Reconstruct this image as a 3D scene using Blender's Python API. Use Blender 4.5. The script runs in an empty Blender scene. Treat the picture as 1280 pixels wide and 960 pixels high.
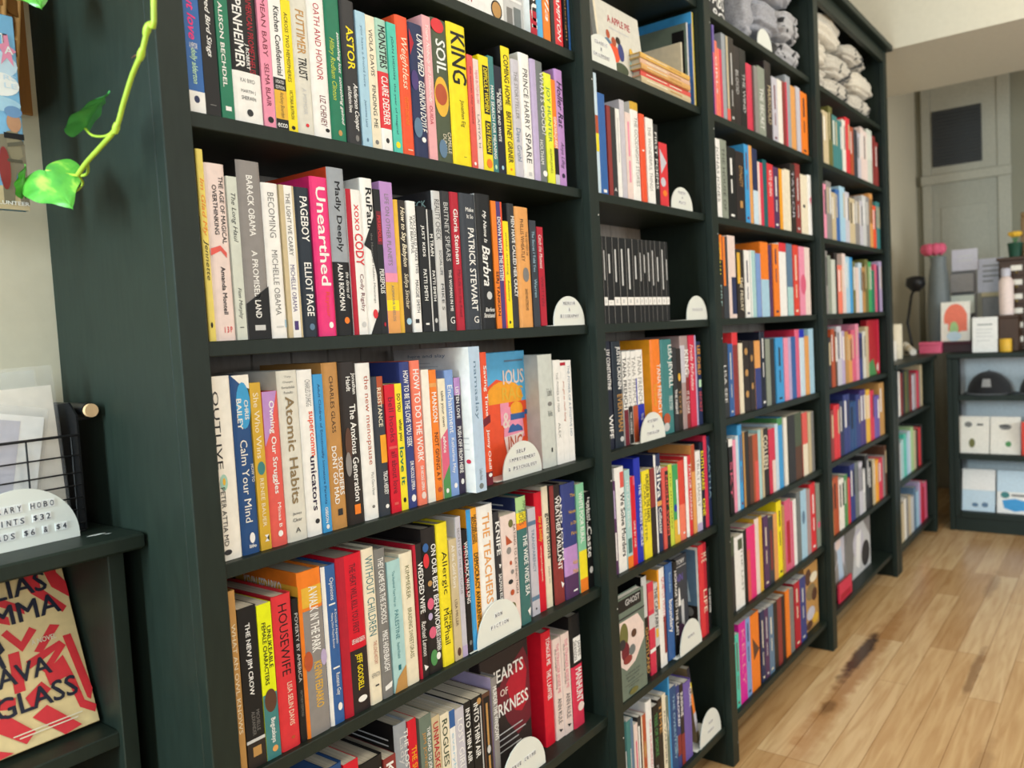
import bpy, math, random, re
from mathutils import Vector, Matrix, noise

# ------------------------------------------------------------------ camera, light, exposure
SC = bpy.context.scene
COL = SC.collection
ZC = 1.3659                                   # camera-frame zero above the floor

cam = bpy.data.cameras.new('camera')
cam.sensor_fit = 'HORIZONTAL'
cam.sensor_width = 36.0
cam.lens = 36.0 * 1027.42 / 1280.0
cam.clip_start = 0.02
cam.dof.use_dof = True
cam.dof.focus_distance = 1.4
cam.dof.aperture_fstop = (cam.lens / 1000.0) / 0.0068
co = bpy.data.objects.new('camera', cam)
COL.objects.link(co)
yaw, pitch, roll = 0.9192871, -0.0599055, -0.0549136
fw = Vector((math.sin(yaw) * math.cos(pitch), math.cos(yaw) * math.cos(pitch), math.sin(pitch)))
rt = Vector((math.cos(yaw), -math.sin(yaw), 0))
up = rt.cross(fw)
c_, s_ = math.cos(roll), math.sin(roll)
r2, u2 = c_ * rt + s_ * up, -s_ * rt + c_ * up
mw = Matrix((r2, u2, -fw)).transposed().to_4x4()
mw.translation = Vector((-0.59768, -1.0, ZC + 0.0055))
co.matrix_world = mw
SC.camera = co

w = bpy.data.worlds.new('world')
SC.world = w
w.use_nodes = True
bg = w.node_tree.nodes['Background']
bg.inputs[0].default_value = (0.80, 0.90, 1.0, 1)
bg.inputs[1].default_value = 0.12

def area(name, loc, target, sx, sy, power, color):
    l = bpy.data.lights.new(name, 'AREA')
    l.shape = 'RECTANGLE'; l.size = sx; l.size_y = sy
    l.energy = power; l.color = color
    o = bpy.data.objects.new(name, l); COL.objects.link(o)
    o.location = loc
    o.rotation_euler = (Vector(target) - Vector(loc)).to_track_quat('-Z', 'Y').to_euler()
    return o
area('shop_window_daylight', (-2.4, -2.7, 2.1), (0.3, 0.1, 1.2), 1.2, 1.5, 50, (0.84, 0.94, 1.0))
area('side_window_daylight', (-2.8, -0.12, 1.9), (0, 0.12, 1.3), 0.6, 1.7, 165, (0.74, 0.94, 1.0))  # added cool fill that brightens the bookcase end panel, not a known window
area('front_window_daylight', (1.8, -4.4, 2.1), (1.6, 0, 1.0), 3.6, 1.6, 60, (1.0, 0.96, 0.88))
area('ceiling_lamp_light', (1.2, -1.5, 3.1), (1.2, -1.3, 0), 2.6, 0.5, 33, (1.0, 0.92, 0.78))
area('counter_lamp_light', (3.0, -1.6, 2.9), (4.05, -0.6, 2.95), 0.9, 0.5, 11, (1.0, 0.95, 0.82))  # added warm fill aimed at the ceiling beam face, no lamp hangs there
area('counter_window_daylight', (3.6, -3.6, 1.5), (5.1, -0.3, 0.8), 1.4, 1.2, 52, (0.82, 0.93, 1.0))  # added bluish fill to lift the cards on the counter, no window behind it

vs = SC.view_settings
vs.view_transform = 'Standard'; vs.look = 'None'
vs.exposure = -0.12; vs.gamma = 1.0; vs.use_curve_mapping = False
SC.cycles.max_bounces = 6
SC.cycles.diffuse_bounces = 3

# ------------------------------------------------------------------ materials
PAL = dict(
 advice='#ffffff', apricot='#E2A05A', aqua='#A9CFD0', azure='#3F9AD6', black='#131315', blackbrown='#281F20', blue='#2F63A8', bluegreen='#3F7F80',
 blush='#E8D3CC', brown='#5A3B2C', brownblack='#2A221E', caramel='#BD8A4C', charcoal='#2E2E31', coral='#DE5B52', cream='#EADFC6', crimson='#B3182F',
 denim='#33609F', floralblack='#221E1E', gold='#E3B23A', goldbrown='#8A7552', goldorange='#EFA324', green='#1D7658', grey='#7C7A78', greygreen='#8D9487',
 hotpink='#E8317A', iceblue='#C8DCEA', indigo='#343F7E', inkblue='#1E2834', ivory='#EEE8DD', kelly='#3FA15E', lavgrey='#C6C3CE', leaf='#4F8F54',
 leafpale='#A9CE8E', lemon='#F0DD2A', lightblue='#A6CBE0', lilac='#B9A9CE', lime='#CBD947', limeyellow='#E3E83A', magenta='#D81F9C', marine='#234A7E',
 maroon='#6E1C2B', mint='#BFE3C0', mintgreen='#86C6A0', moss='#4B5540', mustard='#CFA531', navy='#242E55', navyblack='#181C30', neon='#E4EA12',
 olive='#6E6D3A', orange='#EE7F23', orangered='#E9542E', orchid='#B98CC9', paleSage='#CBD0CB', paleblue='#B6CBE2', paleyellow='#E9D56A',
 periwinkle='#7C9BD3', pink='#EB93AF', plum='#52305A', purple='#4C3A78', purpleblack='#2F2340', red='#D9333B', rose='#D9607F', rosegrey='#A99291',
 rosepink='#E8A9AE', rosered='#D3314F', rosewood='#8A3230', royal='#1E2FB0', rust='#B4512E', sage='#CFD3C8', salmon='#EE7B62', sand='#CBB994',
 scarlet='#D5132C', seafoam='#A5CDBD', silver='#C9C9C9', sky='#3C9BD0', skyblue='#58AEE0', slate='#6F7677', slateblack='#353A43', slategreen='#6B7A6E',
 steel='#5F7C98', steelgrey='#9AA0A8', stone='#DAD7CC', tan='#BE8F52', taupe='#8B8684', teal='#237079', tealdeep='#115D63', tealgreen='#3B6E6C',
 tomato='#DC4637', turquoise='#52C4B0', violet='#6D5AA8', white='#EFEDEA', yellow='#F2DC17', paper='#D9D2C2', paperwhite='#E4E2DC')

def lin(hx):
    hx = hx.lstrip('#')
    v = [int(hx[i:i + 2], 16) / 255 for i in (0, 2, 4)]
    return tuple((c / 12.92 if c <= 0.04045 else ((c + 0.055) / 1.055) ** 2.4) for c in v)

_M = {}
def mat(name, rough=0.45, spec=0.32, noise_amt=0.06, scale=60.0, metal=0.0, bump=0.0):
    """a procedural coloured surface: base colour with a faint noise variation"""
    key = (name, rough, spec, noise_amt, scale, metal, bump)
    if key in _M:
        return _M[key]
    col = lin(PAL.get(name, name))
    m = bpy.data.materials.new('surface_' + name.lstrip('#').lower())
    m.use_nodes = True
    nt = m.node_tree
    p = nt.nodes['Principled BSDF']
    p.inputs['Roughness'].default_value = rough
    p.inputs['Specular IOR Level'].default_value = spec
    p.inputs['Metallic'].default_value = metal
    tc = nt.nodes.new('ShaderNodeTexCoord')
    nz = nt.nodes.new('ShaderNodeTexNoise')
    nz.inputs['Scale'].default_value = scale
    nz.inputs['Detail'].default_value = 3
    nt.links.new(tc.outputs['Object'], nz.inputs['Vector'])
    cr = nt.nodes.new('ShaderNodeValToRGB')
    lo = tuple(c * (1 - noise_amt) for c in col); hi = tuple(min(1, c * (1 + noise_amt)) for c in col)
    cr.color_ramp.elements[0].color = lo + (1,); cr.color_ramp.elements[1].color = hi + (1,)
    cr.color_ramp.elements[0].position = .3; cr.color_ramp.elements[1].position = .7
    nt.links.new(nz.outputs['Fac'], cr.inputs['Fac'])
    nt.links.new(cr.outputs['Color'], p.inputs['Base Color'])
    if bump:
        b = nt.nodes.new('ShaderNodeBump'); b.inputs['Strength'].default_value = bump
        b.inputs['Distance'].default_value = 0.002
        nt.links.new(nz.outputs['Fac'], b.inputs['Height'])
        nt.links.new(b.outputs['Normal'], p.inputs['Normal'])
    _M[key] = m
    return m

def paint(name, hx, rough):
    """brushed satin paint on wood: streaky noise along the board plus fine bump"""
    m = bpy.data.materials.new(name); m.use_nodes = True
    nt = m.node_tree; p = nt.nodes['Principled BSDF']
    p.inputs['Roughness'].default_value = rough
    p.inputs['Specular IOR Level'].default_value = 0.26
    tc = nt.nodes.new('ShaderNodeTexCoord')
    mp = nt.nodes.new('ShaderNodeMapping'); mp.inputs['Scale'].default_value = (14, 14, 3)
    nz = nt.nodes.new('ShaderNodeTexNoise'); nz.inputs['Scale'].default_value = 6; nz.inputs['Detail'].default_value = 6
    nt.links.new(tc.outputs['Object'], mp.inputs['Vector']); nt.links.new(mp.outputs['Vector'], nz.inputs['Vector'])
    cr = nt.nodes.new('ShaderNodeValToRGB')
    col = lin(hx)
    cr.color_ramp.elements[0].position = .3; cr.color_ramp.elements[1].position = .75
    cr.color_ramp.elements[0].color = tuple(c * .86 for c in col) + (1,)
    cr.color_ramp.elements[1].color = tuple(c * 1.14 for c in col) + (1,)
    nt.links.new(nz.outputs['Fac'], cr.inputs['Fac']); nt.links.new(cr.outputs['Color'], p.inputs['Base Color'])
    b = nt.nodes.new('ShaderNodeBump'); b.inputs['Strength'].default_value = .12; b.inputs['Distance'].default_value = .002
    nt.links.new(nz.outputs['Fac'], b.inputs['Height']); nt.links.new(b.outputs['Normal'], p.inputs['Normal'])
    return m
GREEN = paint('dark_green_paint', '#1C2620', 0.47)

def plaster(name, hx):
    m = bpy.data.materials.new(name); m.use_nodes = True
    nt = m.node_tree; p = nt.nodes['Principled BSDF']
    p.inputs['Roughness'].default_value = .85
    tc = nt.nodes.new('ShaderNodeTexCoord')
    nz = nt.nodes.new('ShaderNodeTexNoise'); nz.inputs['Scale'].default_value = 40; nz.inputs['Detail'].default_value = 5
    nt.links.new(tc.outputs['Object'], nz.inputs['Vector'])
    mx = nt.nodes.new('ShaderNodeValToRGB'); col = lin(hx)
    mx.color_ramp.elements[0].color = tuple(c * .94 for c in col) + (1,); mx.color_ramp.elements[1].color = tuple(min(1, c * 1.05) for c in col) + (1,)
    nt.links.new(nz.outputs['Fac'], mx.inputs['Fac']); nt.links.new(mx.outputs['Color'], p.inputs['Base Color'])
    b = nt.nodes.new('ShaderNodeBump'); b.inputs['Strength'].default_value = .15; b.inputs['Distance'].default_value = .003
    nt.links.new(nz.outputs['Fac'], b.inputs['Height']); nt.links.new(b.outputs['Normal'], p.inputs['Normal'])
    return m
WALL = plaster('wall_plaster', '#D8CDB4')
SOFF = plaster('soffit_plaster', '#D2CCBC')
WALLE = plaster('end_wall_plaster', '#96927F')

def page_mat(hx):
    """paper edges: fine lines across the thickness of the block"""
    m = bpy.data.materials.new('paper_block'); m.use_nodes = True
    nt = m.node_tree; p = nt.nodes['Principled BSDF']; p.inputs['Roughness'].default_value = .8
    tc = nt.nodes.new('ShaderNodeTexCoord'); mp = nt.nodes.new('ShaderNodeMapping')
    mp.inputs['Scale'].default_value = (900, 3, 3)
    nz = nt.nodes.new('ShaderNodeTexNoise'); nz.inputs['Scale'].default_value = 1.0; nz.inputs['Detail'].default_value = 2
    nt.links.new(tc.outputs['Object'], mp.inputs['Vector']); nt.links.new(mp.outputs['Vector'], nz.inputs['Vector'])
    cr = nt.nodes.new('ShaderNodeValToRGB'); col = lin(hx)
    cr.color_ramp.elements[0].color = tuple(c * .72 for c in col) + (1,); cr.color_ramp.elements[1].color = col + (1,)
    cr.color_ramp.elements[0].position = .3; cr.color_ramp.elements[1].position = .62
    nt.links.new(nz.outputs['Fac'], cr.inputs['Fac']); nt.links.new(cr.outputs['Color'], p.inputs['Base Color'])
    return m
PAGES = page_mat('#D8CFBC'); PAGESW = page_mat('#E2DFD8')

# ------------------------------------------------------------------ mesh helpers
class MB:
    def __init__(s):
        s.v = []; s.f = []; s.mi = []; s.mats = []; s.sm = []
    def mid(s, m):
        if m not in s.mats: s.mats.append(m)
        return s.mats.index(m)
    def add(s, vs, fs, m, smooth=False):
        o = len(s.v); k = s.mid(m)
        s.v += [tuple(v) for v in vs]
        for f in fs:
            s.f.append([i + o for i in f]); s.mi.append(k); s.sm.append(smooth)
    def box(s, a, b, m):
        (x0, y0, z0), (x1, y1, z1) = a, b
        s.add([(x0, y0, z0), (x1, y0, z0), (x1, y1, z0), (x0, y1, z0), (x0, y0, z1), (x1, y0, z1), (x1, y1, z1), (x0, y1, z1)],
              [(0, 3, 2, 1), (4, 5, 6, 7), (0, 1, 5, 4), (1, 2, 6, 5), (2, 3, 7, 6), (3, 0, 4, 7)], m)
    def bbox(s, a, b, m, r=0.0015):
        """box with chamfered vertical and horizontal edges"""
        (x0, y0, z0), (x1, y1, z1) = a, b
        def ring(z, i):
            return [(x0 + r + i, y0 + i, z), (x1 - r - i, y0 + i, z), (x1 - i, y0 + r + i, z), (x1 - i, y1 - r - i, z), (x1 - r - i, y1 - i, z), (x0 + r + i, y1 - i, z), (x0 + i, y1 - r - i, z), (x0 + i, y0 + r + i, z)]
        vs = ring(z0, r) + ring(z0 + r, 0) + ring(z1 - r, 0) + ring(z1, r)
        fs = [tuple(range(7, -1, -1)), tuple(range(24, 32))]
        for k in range(3):
            for j in range(8):
                n = (j + 1) % 8
                fs.append((k * 8 + j, k * 8 + n, (k + 1) * 8 + n, (k + 1) * 8 + j))
        s.add(vs, fs, m)
    def prism(s, pts, axis, a, b, m, smooth=False):
        """extrude a closed 2-D outline along an axis: pts in the other two coordinates"""
        def P(p, t):
            return (t, p[0], p[1]) if axis == 'x' else ((p[0], t, p[1]) if axis == 'y' else (p[0], p[1], t))
        n = len(pts)
        vs = [P(p, a) for p in pts] + [P(p, b) for p in pts]
        s.add(vs, [tuple(range(n - 1, -1, -1)), tuple(range(n, 2 * n))], m)
        s.add(vs, [(i, (i + 1) % n, n + (i + 1) % n, n + i) for i in range(n)], m, smooth)
    def tube(s, path, rad, m, n=8, caps=True):
        path = [Vector(p) for p in path]
        if not isinstance(rad, (list, tuple)): rad = [rad] * len(path)
        vs = []; prev = None
        for i, p in enumerate(path):
            t = (path[min(i + 1, len(path) - 1)] - path[max(i - 1, 0)]).normalized()
            if prev is None:
                a = t.cross(Vector((0, 0, 1)))
                if a.length < .1: a = t.cross(Vector((1, 0, 0)))
                a.normalize()
            else:
                a = prev - t * prev.dot(t); a.normalize()
            prev = a; b = t.cross(a)
            for k in range(n):
                q = 2 * math.pi * k / n
                vs.append(p + rad[i] * (math.cos(q) * a + math.sin(q) * b))
        fs = []
        for i in range(len(path) - 1):
            for k in range(n):
                j = (k + 1) % n
                fs.append((i * n + k, i * n + j, (i + 1) * n + j, (i + 1) * n + k))
        s.add(vs, fs, m, True)
        if caps:
            s.add(vs, [tuple(range(n - 1, -1, -1)), tuple(range((len(path) - 1) * n, len(path) * n))], m)
    def lathe(s, prof, cx, cy, m, n=20):
        vs = []
        for r, z in prof:
            for k in range(n):
                q = 2 * math.pi * k / n
                vs.append((cx + r * math.cos(q), cy + r * math.sin(q), z))
        fs = []
        for i in range(len(prof) - 1):
            for k in range(n):
                j = (k + 1) % n
                fs.append((i * n + k, i * n + j, (i + 1) * n + j, (i + 1) * n + k))
        s.add(vs, fs, m, True)
        s.add(vs, [tuple(range(n - 1, -1, -1)), tuple(range((len(prof) - 1) * n, len(prof) * n))], m)
    def build(s, name, parent=None, loc=None):
        me = bpy.data.meshes.new(name)
        me.from_pydata(s.v, [], s.f)
        for m in s.mats: me.materials.append(m)
        me.polygons.foreach_set('material_index', s.mi)
        me.polygons.foreach_set('use_smooth', s.sm)
        me.update()
        o = bpy.data.objects.new(name, me); COL.objects.link(o)
        if parent: o.parent = parent
        if loc: o.location = loc
        return o

def tag(o, label, cat, group=None):
    o['label'] = label; o['category'] = cat
    if group: o['group'] = group
    return o
def thing(name, label, cat, loc=(0, 0, 0), group=None, rot=None):
    o = bpy.data.objects.new(name, None); COL.objects.link(o)
    o.empty_display_size = .02
    o.location = loc
    if rot: o.rotation_euler = rot
    return tag(o, label, cat, group)
def struct(o):
    o['kind'] = 'structure'; return o
def stuff(o, label, cat):
    o['kind'] = 'stuff'; return tag(o, label, cat)

# ------------------------------------------------------------------ lettering
_T = {}
def glyphs(text, style):
    """flat outline mesh of a line of lettering, normalised to the unit square"""
    key = (text, style)
    if key in _T: return _T[key]
    cu = bpy.data.curves.new('lettering', 'FONT')
    cu.body = text; cu.size = 1.0; cu.resolution_u = 2
    if 'i' in style: cu.shear = .28
    ob = bpy.data.objects.new('lettering', cu)
    me = ob.to_mesh()
    vs = [tuple(v.co) for v in me.vertices]; fs = [tuple(p.vertices) for p in me.polygons]
    ob.to_mesh_clear()
    bpy.data.objects.remove(ob); bpy.data.curves.remove(cu)
    if 'b' in style and vs:
        n0 = len(vs); v0 = list(vs); f0 = list(fs)
        for k, dx, dy in ((1, .035, 0), (2, .0175, .02)):
            vs = vs + [(v[0] + dx, v[1] + dy, v[2] + .00006 * k) for v in v0]
            fs = fs + [tuple(i + n0 * k for i in f) for f in f0]
    if vs:
        x0 = min(v[0] for v in vs); x1 = max(v[0] for v in vs); y0 = min(v[1] for v in vs); y1 = max(v[1] for v in vs)
        sx = max(x1 - x0, 1e-6); sy = max(y1 - y0, 1e-6)
        vs = [((v[0] - x0) / sx, (v[1] - y0) / sy, v[2]) for v in vs]
    _T[key] = (vs, fs)
    return _T[key]

BREAKS = (0, .05, .12, .2, .8, .88, .95, 1)
def prints(mb, surf, spec, ink=0.5, flat=None):
    """spec: the lettering mini-language; surf(a, f, eps) -> point, a across, f from the top"""
    if not spec: return
    flat = flat or surf
    t = [q.strip() for q in spec.split(';')]
    i = 0; layer = 1
    rng = lambda q: [float(k) for k in re.findall(r'(?:(?<=^)-)?[0-9.]+', q)]
    while i < len(t):
        eps = 0.00012 * layer + .00015; layer += 1
        if t[i] in ('R', 'E'):
            c = mat(t[i + 1], ink); a0, a1 = rng(t[i + 2]); f0, f1 = rng(t[i + 3])
            if t[i] == 'R':
                av = [a0] + [q for q in BREAKS if a0 + .005 < q < a1 - .005] + [a1]; n = len(av) - 1
                vs = [surf(q, f, eps) for f in (f1, f0) for q in av]
                mb.add(vs, [(k, k + 1, n + 2 + k, n + 1 + k) for k in range(n)], c)
            else:
                n = 20
                vs = [flat((a0 + a1) / 2 + (a1 - a0) / 2 * math.cos(6.28319 * k / n), (f0 + f1) / 2 - (f1 - f0) / 2 * math.sin(6.28319 * k / n), eps) for k in range(n)]
                mb.add(vs, [tuple(range(n))], c)
            i += 4
        elif t[i] == 'P':
            c = mat(t[i + 1], ink)
            pts = [tuple(float(k) for k in q.split(',')) for q in t[i + 2].split()]
            vs = [flat(a, f, eps) for a, f in pts]
            fs = tuple(range(len(vs)))
            area2 = sum(pts[k][0] * pts[(k + 1) % len(pts)][1] - pts[(k + 1) % len(pts)][0] * pts[k][1] for k in range(len(pts)))
            if area2 > 0: fs = tuple(reversed(fs))
            mb.add(vs, [fs], c)
            i += 3
        else:
            text = t[i]; c = mat(t[i + 1], ink); f0, f1 = rng(t[i + 2]) if '-' in t[i + 2] else (float(t[i + 2]), float(t[i + 2]) + .1)
            xc = float(t[i + 3]); hh = float(t[i + 4]); i += 5
            st = ''
            if i < len(t) and (t[i] == '' or (len(t[i]) <= 3 and set(t[i]) <= set('biu'))):
                st = t[i]; i += 1
            vs, fs = glyphs(text, st.replace('u', ''))
            if 'u' in st:
                pv = [flat(xc - hh / 2 + hh * p[0], f1 - (f1 - f0) * p[1], eps + p[2]) for p in vs]
            else:
                pv = [flat(xc - hh / 2 + hh * p[1], f0 + (f1 - f0) * p[0], eps + p[2]) for p in vs]
            mb.add(pv, fs, c)

# ------------------------------------------------------------------ books
def book_geo(cv, pg, lt, wd, h, d, kind, col, cc, spec, org=(0, 0, 0), cover_spec=None, pages=None):
    """spine at y=0 facing -y, x centred, standing on z=0; geometry goes to the three builders"""
    ox, oy, oz = org
    m = mat(col); mc = mat(cc)
    x0, x1 = -wd / 2, wd / 2
    pages = pages or PAGES
    if kind == 'h':
        t = min(.0026, wd * .16); bul = min(.0026, wd * .12); AV = BREAKS; ins = .004
    else:
        t = min(.0009, wd * .1); bul = 0.0; AV = (0, 1); ins = .0006
    fy = lambda a: bul * max(0, (abs(2 * a - 1) - .6) / .4) ** 2
    outer = [(x0 + wd * q, fy(q)) for q in AV]
    ti = t if kind == 'p' else t * 1.0
    inner = [(x0 + ti + (wd - 2 * ti) * q, fy(q) + t) for q in AV]
    O = [(x0, d)] + outer + [(x1, d)]
    I = [(x0 + ti, d)] + inner + [(x1 - ti, d)]
    N = len(O)
    vs = []
    for z in (0, h):
        vs += [(ox + p[0], oy + p[1], oz + z) for p in O] + [(ox + p[0], oy + p[1], oz + z) for p in I]
    for k in range(N - 1):
        mm = mc if k == 0 else m
        o0, o1, i0, i1 = k, k + 1, N + k, N + k + 1
        T = 2 * N
        cv.add([vs[q] for q in (o0, o1, o1 + T, o0 + T)], [(0, 1, 2, 3)], mm, kind == 'h' and 0 < k < N - 2)
        cv.add([vs[q] for q in (i0, i1, i1 + T, i0 + T)], [(3, 2, 1, 0)], mm)
        cv.add([vs[q] for q in (o0 + T, o1 + T, i1 + T, i0 + T)], [(0, 1, 2, 3)], mm)
        cv.add([vs[q] for q in (o0, o1, i1, i0)], [(3, 2, 1, 0)], mm)
    T = 2 * N
    cv.add([vs[q] for q in (0, N, N + T, T)], [(0, 1, 2, 3)], mc)
    cv.add([vs[q] for q in (N - 1, 2 * N - 1, 2 * N - 1 + T, N - 1 + T)], [(3, 2, 1, 0)], m)
    ys = t + bul + (.001 if kind == 'h' else 0.0002)
    if pg is not None:
        pg.box((ox + x0 + ti + .0001, oy + ys, oz + ins), (ox + x1 - ti - .0001, oy + d - (.004 if kind == 'h' else .0005), oz + h - ins), pages)
    if lt is not None:
        surf = lambda a, f, e: (ox + x0 + wd * a, oy + fy(a) - e, oz + h * (1 - f))
        prints(lt, surf, spec, .5, lambda a, f, e: (ox + x0 + wd * a, oy - e, oz + h * (1 - f)))
        if cover_spec:
            csurf = lambda a, f, e: (ox + x0 - e, oy + d * (1 - a), oz + h * (1 - f))
            prints(lt, csurf, cover_spec)

def make_book(label, group, loc, wd, h, d, kind, col, cc, spec, cover_spec=None, pages=None, rot=None, extra=None):
    r = thing('book', label, 'book', loc, group, rot)
    cv, pg, lt = MB(), MB(), MB()
    book_geo(cv, pg, lt, wd, h, d, kind, col, cc, spec, (0, 0, 0), cover_spec, pages)
    if extra: extra(lt)
    cvo = cv.build('cover', r); pg.build('pages', r)
    if lt.v: lt.build('lettering', cvo)
    return r

def face_book(label, group, loc, W, H, t, col, spec, lean=0.0, yawr=0.0, pages=None):
    """a book turned with its front cover towards the room; origin at bottom centre of the cover"""
    r = thing('book', label, 'book', loc, group, (-lean, 0, yawr))
    cv, pg, lt = MB(), MB(), MB()
    m = mat(col)
    cv.bbox((-W / 2, 0, 0), (W / 2, .0025, H), m, .001)
    cv.bbox((-W / 2, t - .0025, 0), (W / 2, t, H), m, .001)
    cv.box((-W / 2, .0024, .0005), (-W / 2 + .0025, t - .0024, H - .0005), m)
    pg.box((-W / 2 + .003, .0026, .003), (W / 2 - .004, t - .0026, H - .003), pages or PAGESW)
    prints(lt, lambda a, f, e: (-W / 2 + W * a, -e, H * (1 - f)), spec)
    cvo = cv.build('cover', r); pg.build('pages', r)
    if lt.v: lt.build('lettering', cvo)
    return r

# ------------------------------------------------------------------ the room
def floor_mat():
    m = bpy.data.materials.new('hickory_floor'); m.use_nodes = True
    nt = m.node_tree; L = nt.links; p = nt.nodes['Principled BSDF']
    p.inputs['Roughness'].default_value = .27
    tc = nt.nodes.new('ShaderNodeTexCoord')
    br = nt.nodes.new('ShaderNodeTexBrick')
    br.inputs['Scale'].default_value = 1.0
    br.inputs['Brick Width'].default_value = 1.15; br.inputs['Row Height'].default_value = .1
    br.inputs['Mortar Size'].default_value = .0012; br.inputs['Mortar Smooth'].default_value = .2
    br.offset = .37; br.offset_frequency = 3
    br.inputs['Color1'].default_value = (0, 0, 0, 1); br.inputs['Color2'].default_value = (1, 1, 1, 1)
    br.inputs['Mortar'].default_value = (.5, .5, .5, 1)
    mp0 = nt.nodes.new('ShaderNodeMapping'); mp0.inputs['Location'].default_value = (.42, .015, 0)
    L.new(tc.outputs['Object'], mp0.inputs['Vector']); L.new(mp0.outputs['Vector'], br.inputs['Vector'])
    tone = nt.nodes.new('ShaderNodeValToRGB')
    e = tone.color_ramp.elements
    e[0].position = 0; e[0].color = lin('#BF9768') + (1,)
    e[1].position = 1; e[1].color = lin('#DDBF93') + (1,)
    for q, c in ((.25, '#CFA977'), (.5, '#D6B282'), (.75, '#DBBA8C')):
        k = tone.color_ramp.elements.new(q); k.color = lin(c) + (1,)
    L.new(br.outputs['Color'], tone.inputs['Fac'])
    mp = nt.nodes.new('ShaderNodeMapping'); mp.inputs['Scale'].default_value = (2.2, 26, 1)
    nz = nt.nodes.new('ShaderNodeTexNoise'); nz.inputs['Scale'].default_value = 1.6; nz.inputs['Detail'].default_value = 7
    nz.inputs['Distortion'].default_value = .6
    L.new(tc.outputs['Object'], mp.inputs['Vector']); L.new(mp.outputs['Vector'], nz.inputs['Vector'])
    gr = nt.nodes.new('ShaderNodeValToRGB')
    gr.color_ramp.elements[0].position = .28; gr.color_ramp.elements[0].color = (.72, .60, .48, 1)
    gr.color_ramp.elements[1].position = .62; gr.color_ramp.elements[1].color = (1, 1, 1, 1)
    L.new(nz.outputs['Fac'], gr.inputs['Fac'])
    mul = nt.nodes.new('ShaderNodeMixRGB'); mul.blend_type = 'MULTIPLY'; mul.inputs[0].default_value = .8
    L.new(tone.outputs['Color'], mul.inputs[1]); L.new(gr.outputs['Color'], mul.inputs[2])
    last = mul.outputs['Color']
    # dark heartwood stains and knots in the boards
    sep = nt.nodes.new('ShaderNodeSeparateXYZ'); L.new(tc.outputs['Object'], sep.inputs[0])
    wob = nt.nodes.new('ShaderNodeTexNoise'); wob.inputs['Scale'].default_value = 14; wob.inputs['Detail'].default_value = 4
    L.new(tc.outputs['Object'], wob.inputs['Vector'])
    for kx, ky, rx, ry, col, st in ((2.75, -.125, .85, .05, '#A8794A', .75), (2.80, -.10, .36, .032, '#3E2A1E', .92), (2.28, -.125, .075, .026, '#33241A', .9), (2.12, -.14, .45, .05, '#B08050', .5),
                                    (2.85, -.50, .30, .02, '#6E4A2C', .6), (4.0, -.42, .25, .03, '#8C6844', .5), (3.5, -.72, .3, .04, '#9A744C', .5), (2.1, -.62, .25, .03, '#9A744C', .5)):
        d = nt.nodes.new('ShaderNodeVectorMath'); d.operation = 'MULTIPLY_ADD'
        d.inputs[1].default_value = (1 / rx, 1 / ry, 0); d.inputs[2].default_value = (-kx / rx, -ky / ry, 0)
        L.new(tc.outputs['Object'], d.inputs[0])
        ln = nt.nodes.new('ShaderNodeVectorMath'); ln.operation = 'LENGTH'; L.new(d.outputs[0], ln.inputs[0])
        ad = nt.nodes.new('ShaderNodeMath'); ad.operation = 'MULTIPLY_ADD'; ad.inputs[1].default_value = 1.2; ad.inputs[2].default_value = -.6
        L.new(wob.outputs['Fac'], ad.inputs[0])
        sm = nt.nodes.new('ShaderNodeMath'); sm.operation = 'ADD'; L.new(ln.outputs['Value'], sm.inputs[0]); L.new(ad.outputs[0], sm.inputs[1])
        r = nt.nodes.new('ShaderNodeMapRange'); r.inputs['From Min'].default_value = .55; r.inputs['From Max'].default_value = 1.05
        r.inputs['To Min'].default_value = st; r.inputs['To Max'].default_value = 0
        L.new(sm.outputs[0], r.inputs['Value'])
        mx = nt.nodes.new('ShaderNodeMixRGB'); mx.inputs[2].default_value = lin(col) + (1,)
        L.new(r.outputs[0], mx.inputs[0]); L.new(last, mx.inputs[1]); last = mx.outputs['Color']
    gap = nt.nodes.new('ShaderNodeMixRGB'); gap.blend_type = 'MULTIPLY'; gap.inputs[2].default_value = (.55, .45, .36, 1)
    L.new(br.outputs['Fac'], gap.inputs[0]); L.new(last, gap.inputs[1])
    L.new(gap.outputs['Color'], p.inputs['Base Color'])
    b = nt.nodes.new('ShaderNodeBump'); b.inputs['Strength'].default_value = .25; b.inputs['Distance'].default_value = .002
    b.invert = True
    L.new(br.outputs['Fac'], b.inputs['Height']); L.new(b.outputs['Normal'], p.inputs['Normal'])
    return m

b = MB(); b.box((-4, -5, -.05), (7, .7, 0), floor_mat()); struct(b.build('floor'))
b = MB(); b.box((-4, .345, 0), (6.6, .45, 3.22), WALL); struct(b.build('wall_back'))
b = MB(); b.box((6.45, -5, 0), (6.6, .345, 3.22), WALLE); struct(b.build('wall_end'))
b = MB(); b.box((-4, -5, 3.22), (7, .7, 3.3), plaster('ceiling_plaster', '#E6DFCF')); struct(b.build('ceiling'))
b = MB(); b.box((4.055, -5, 2.722), (5.05, .345, 3.22), SOFF); struct(b.build('ceiling_beam'))
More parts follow.
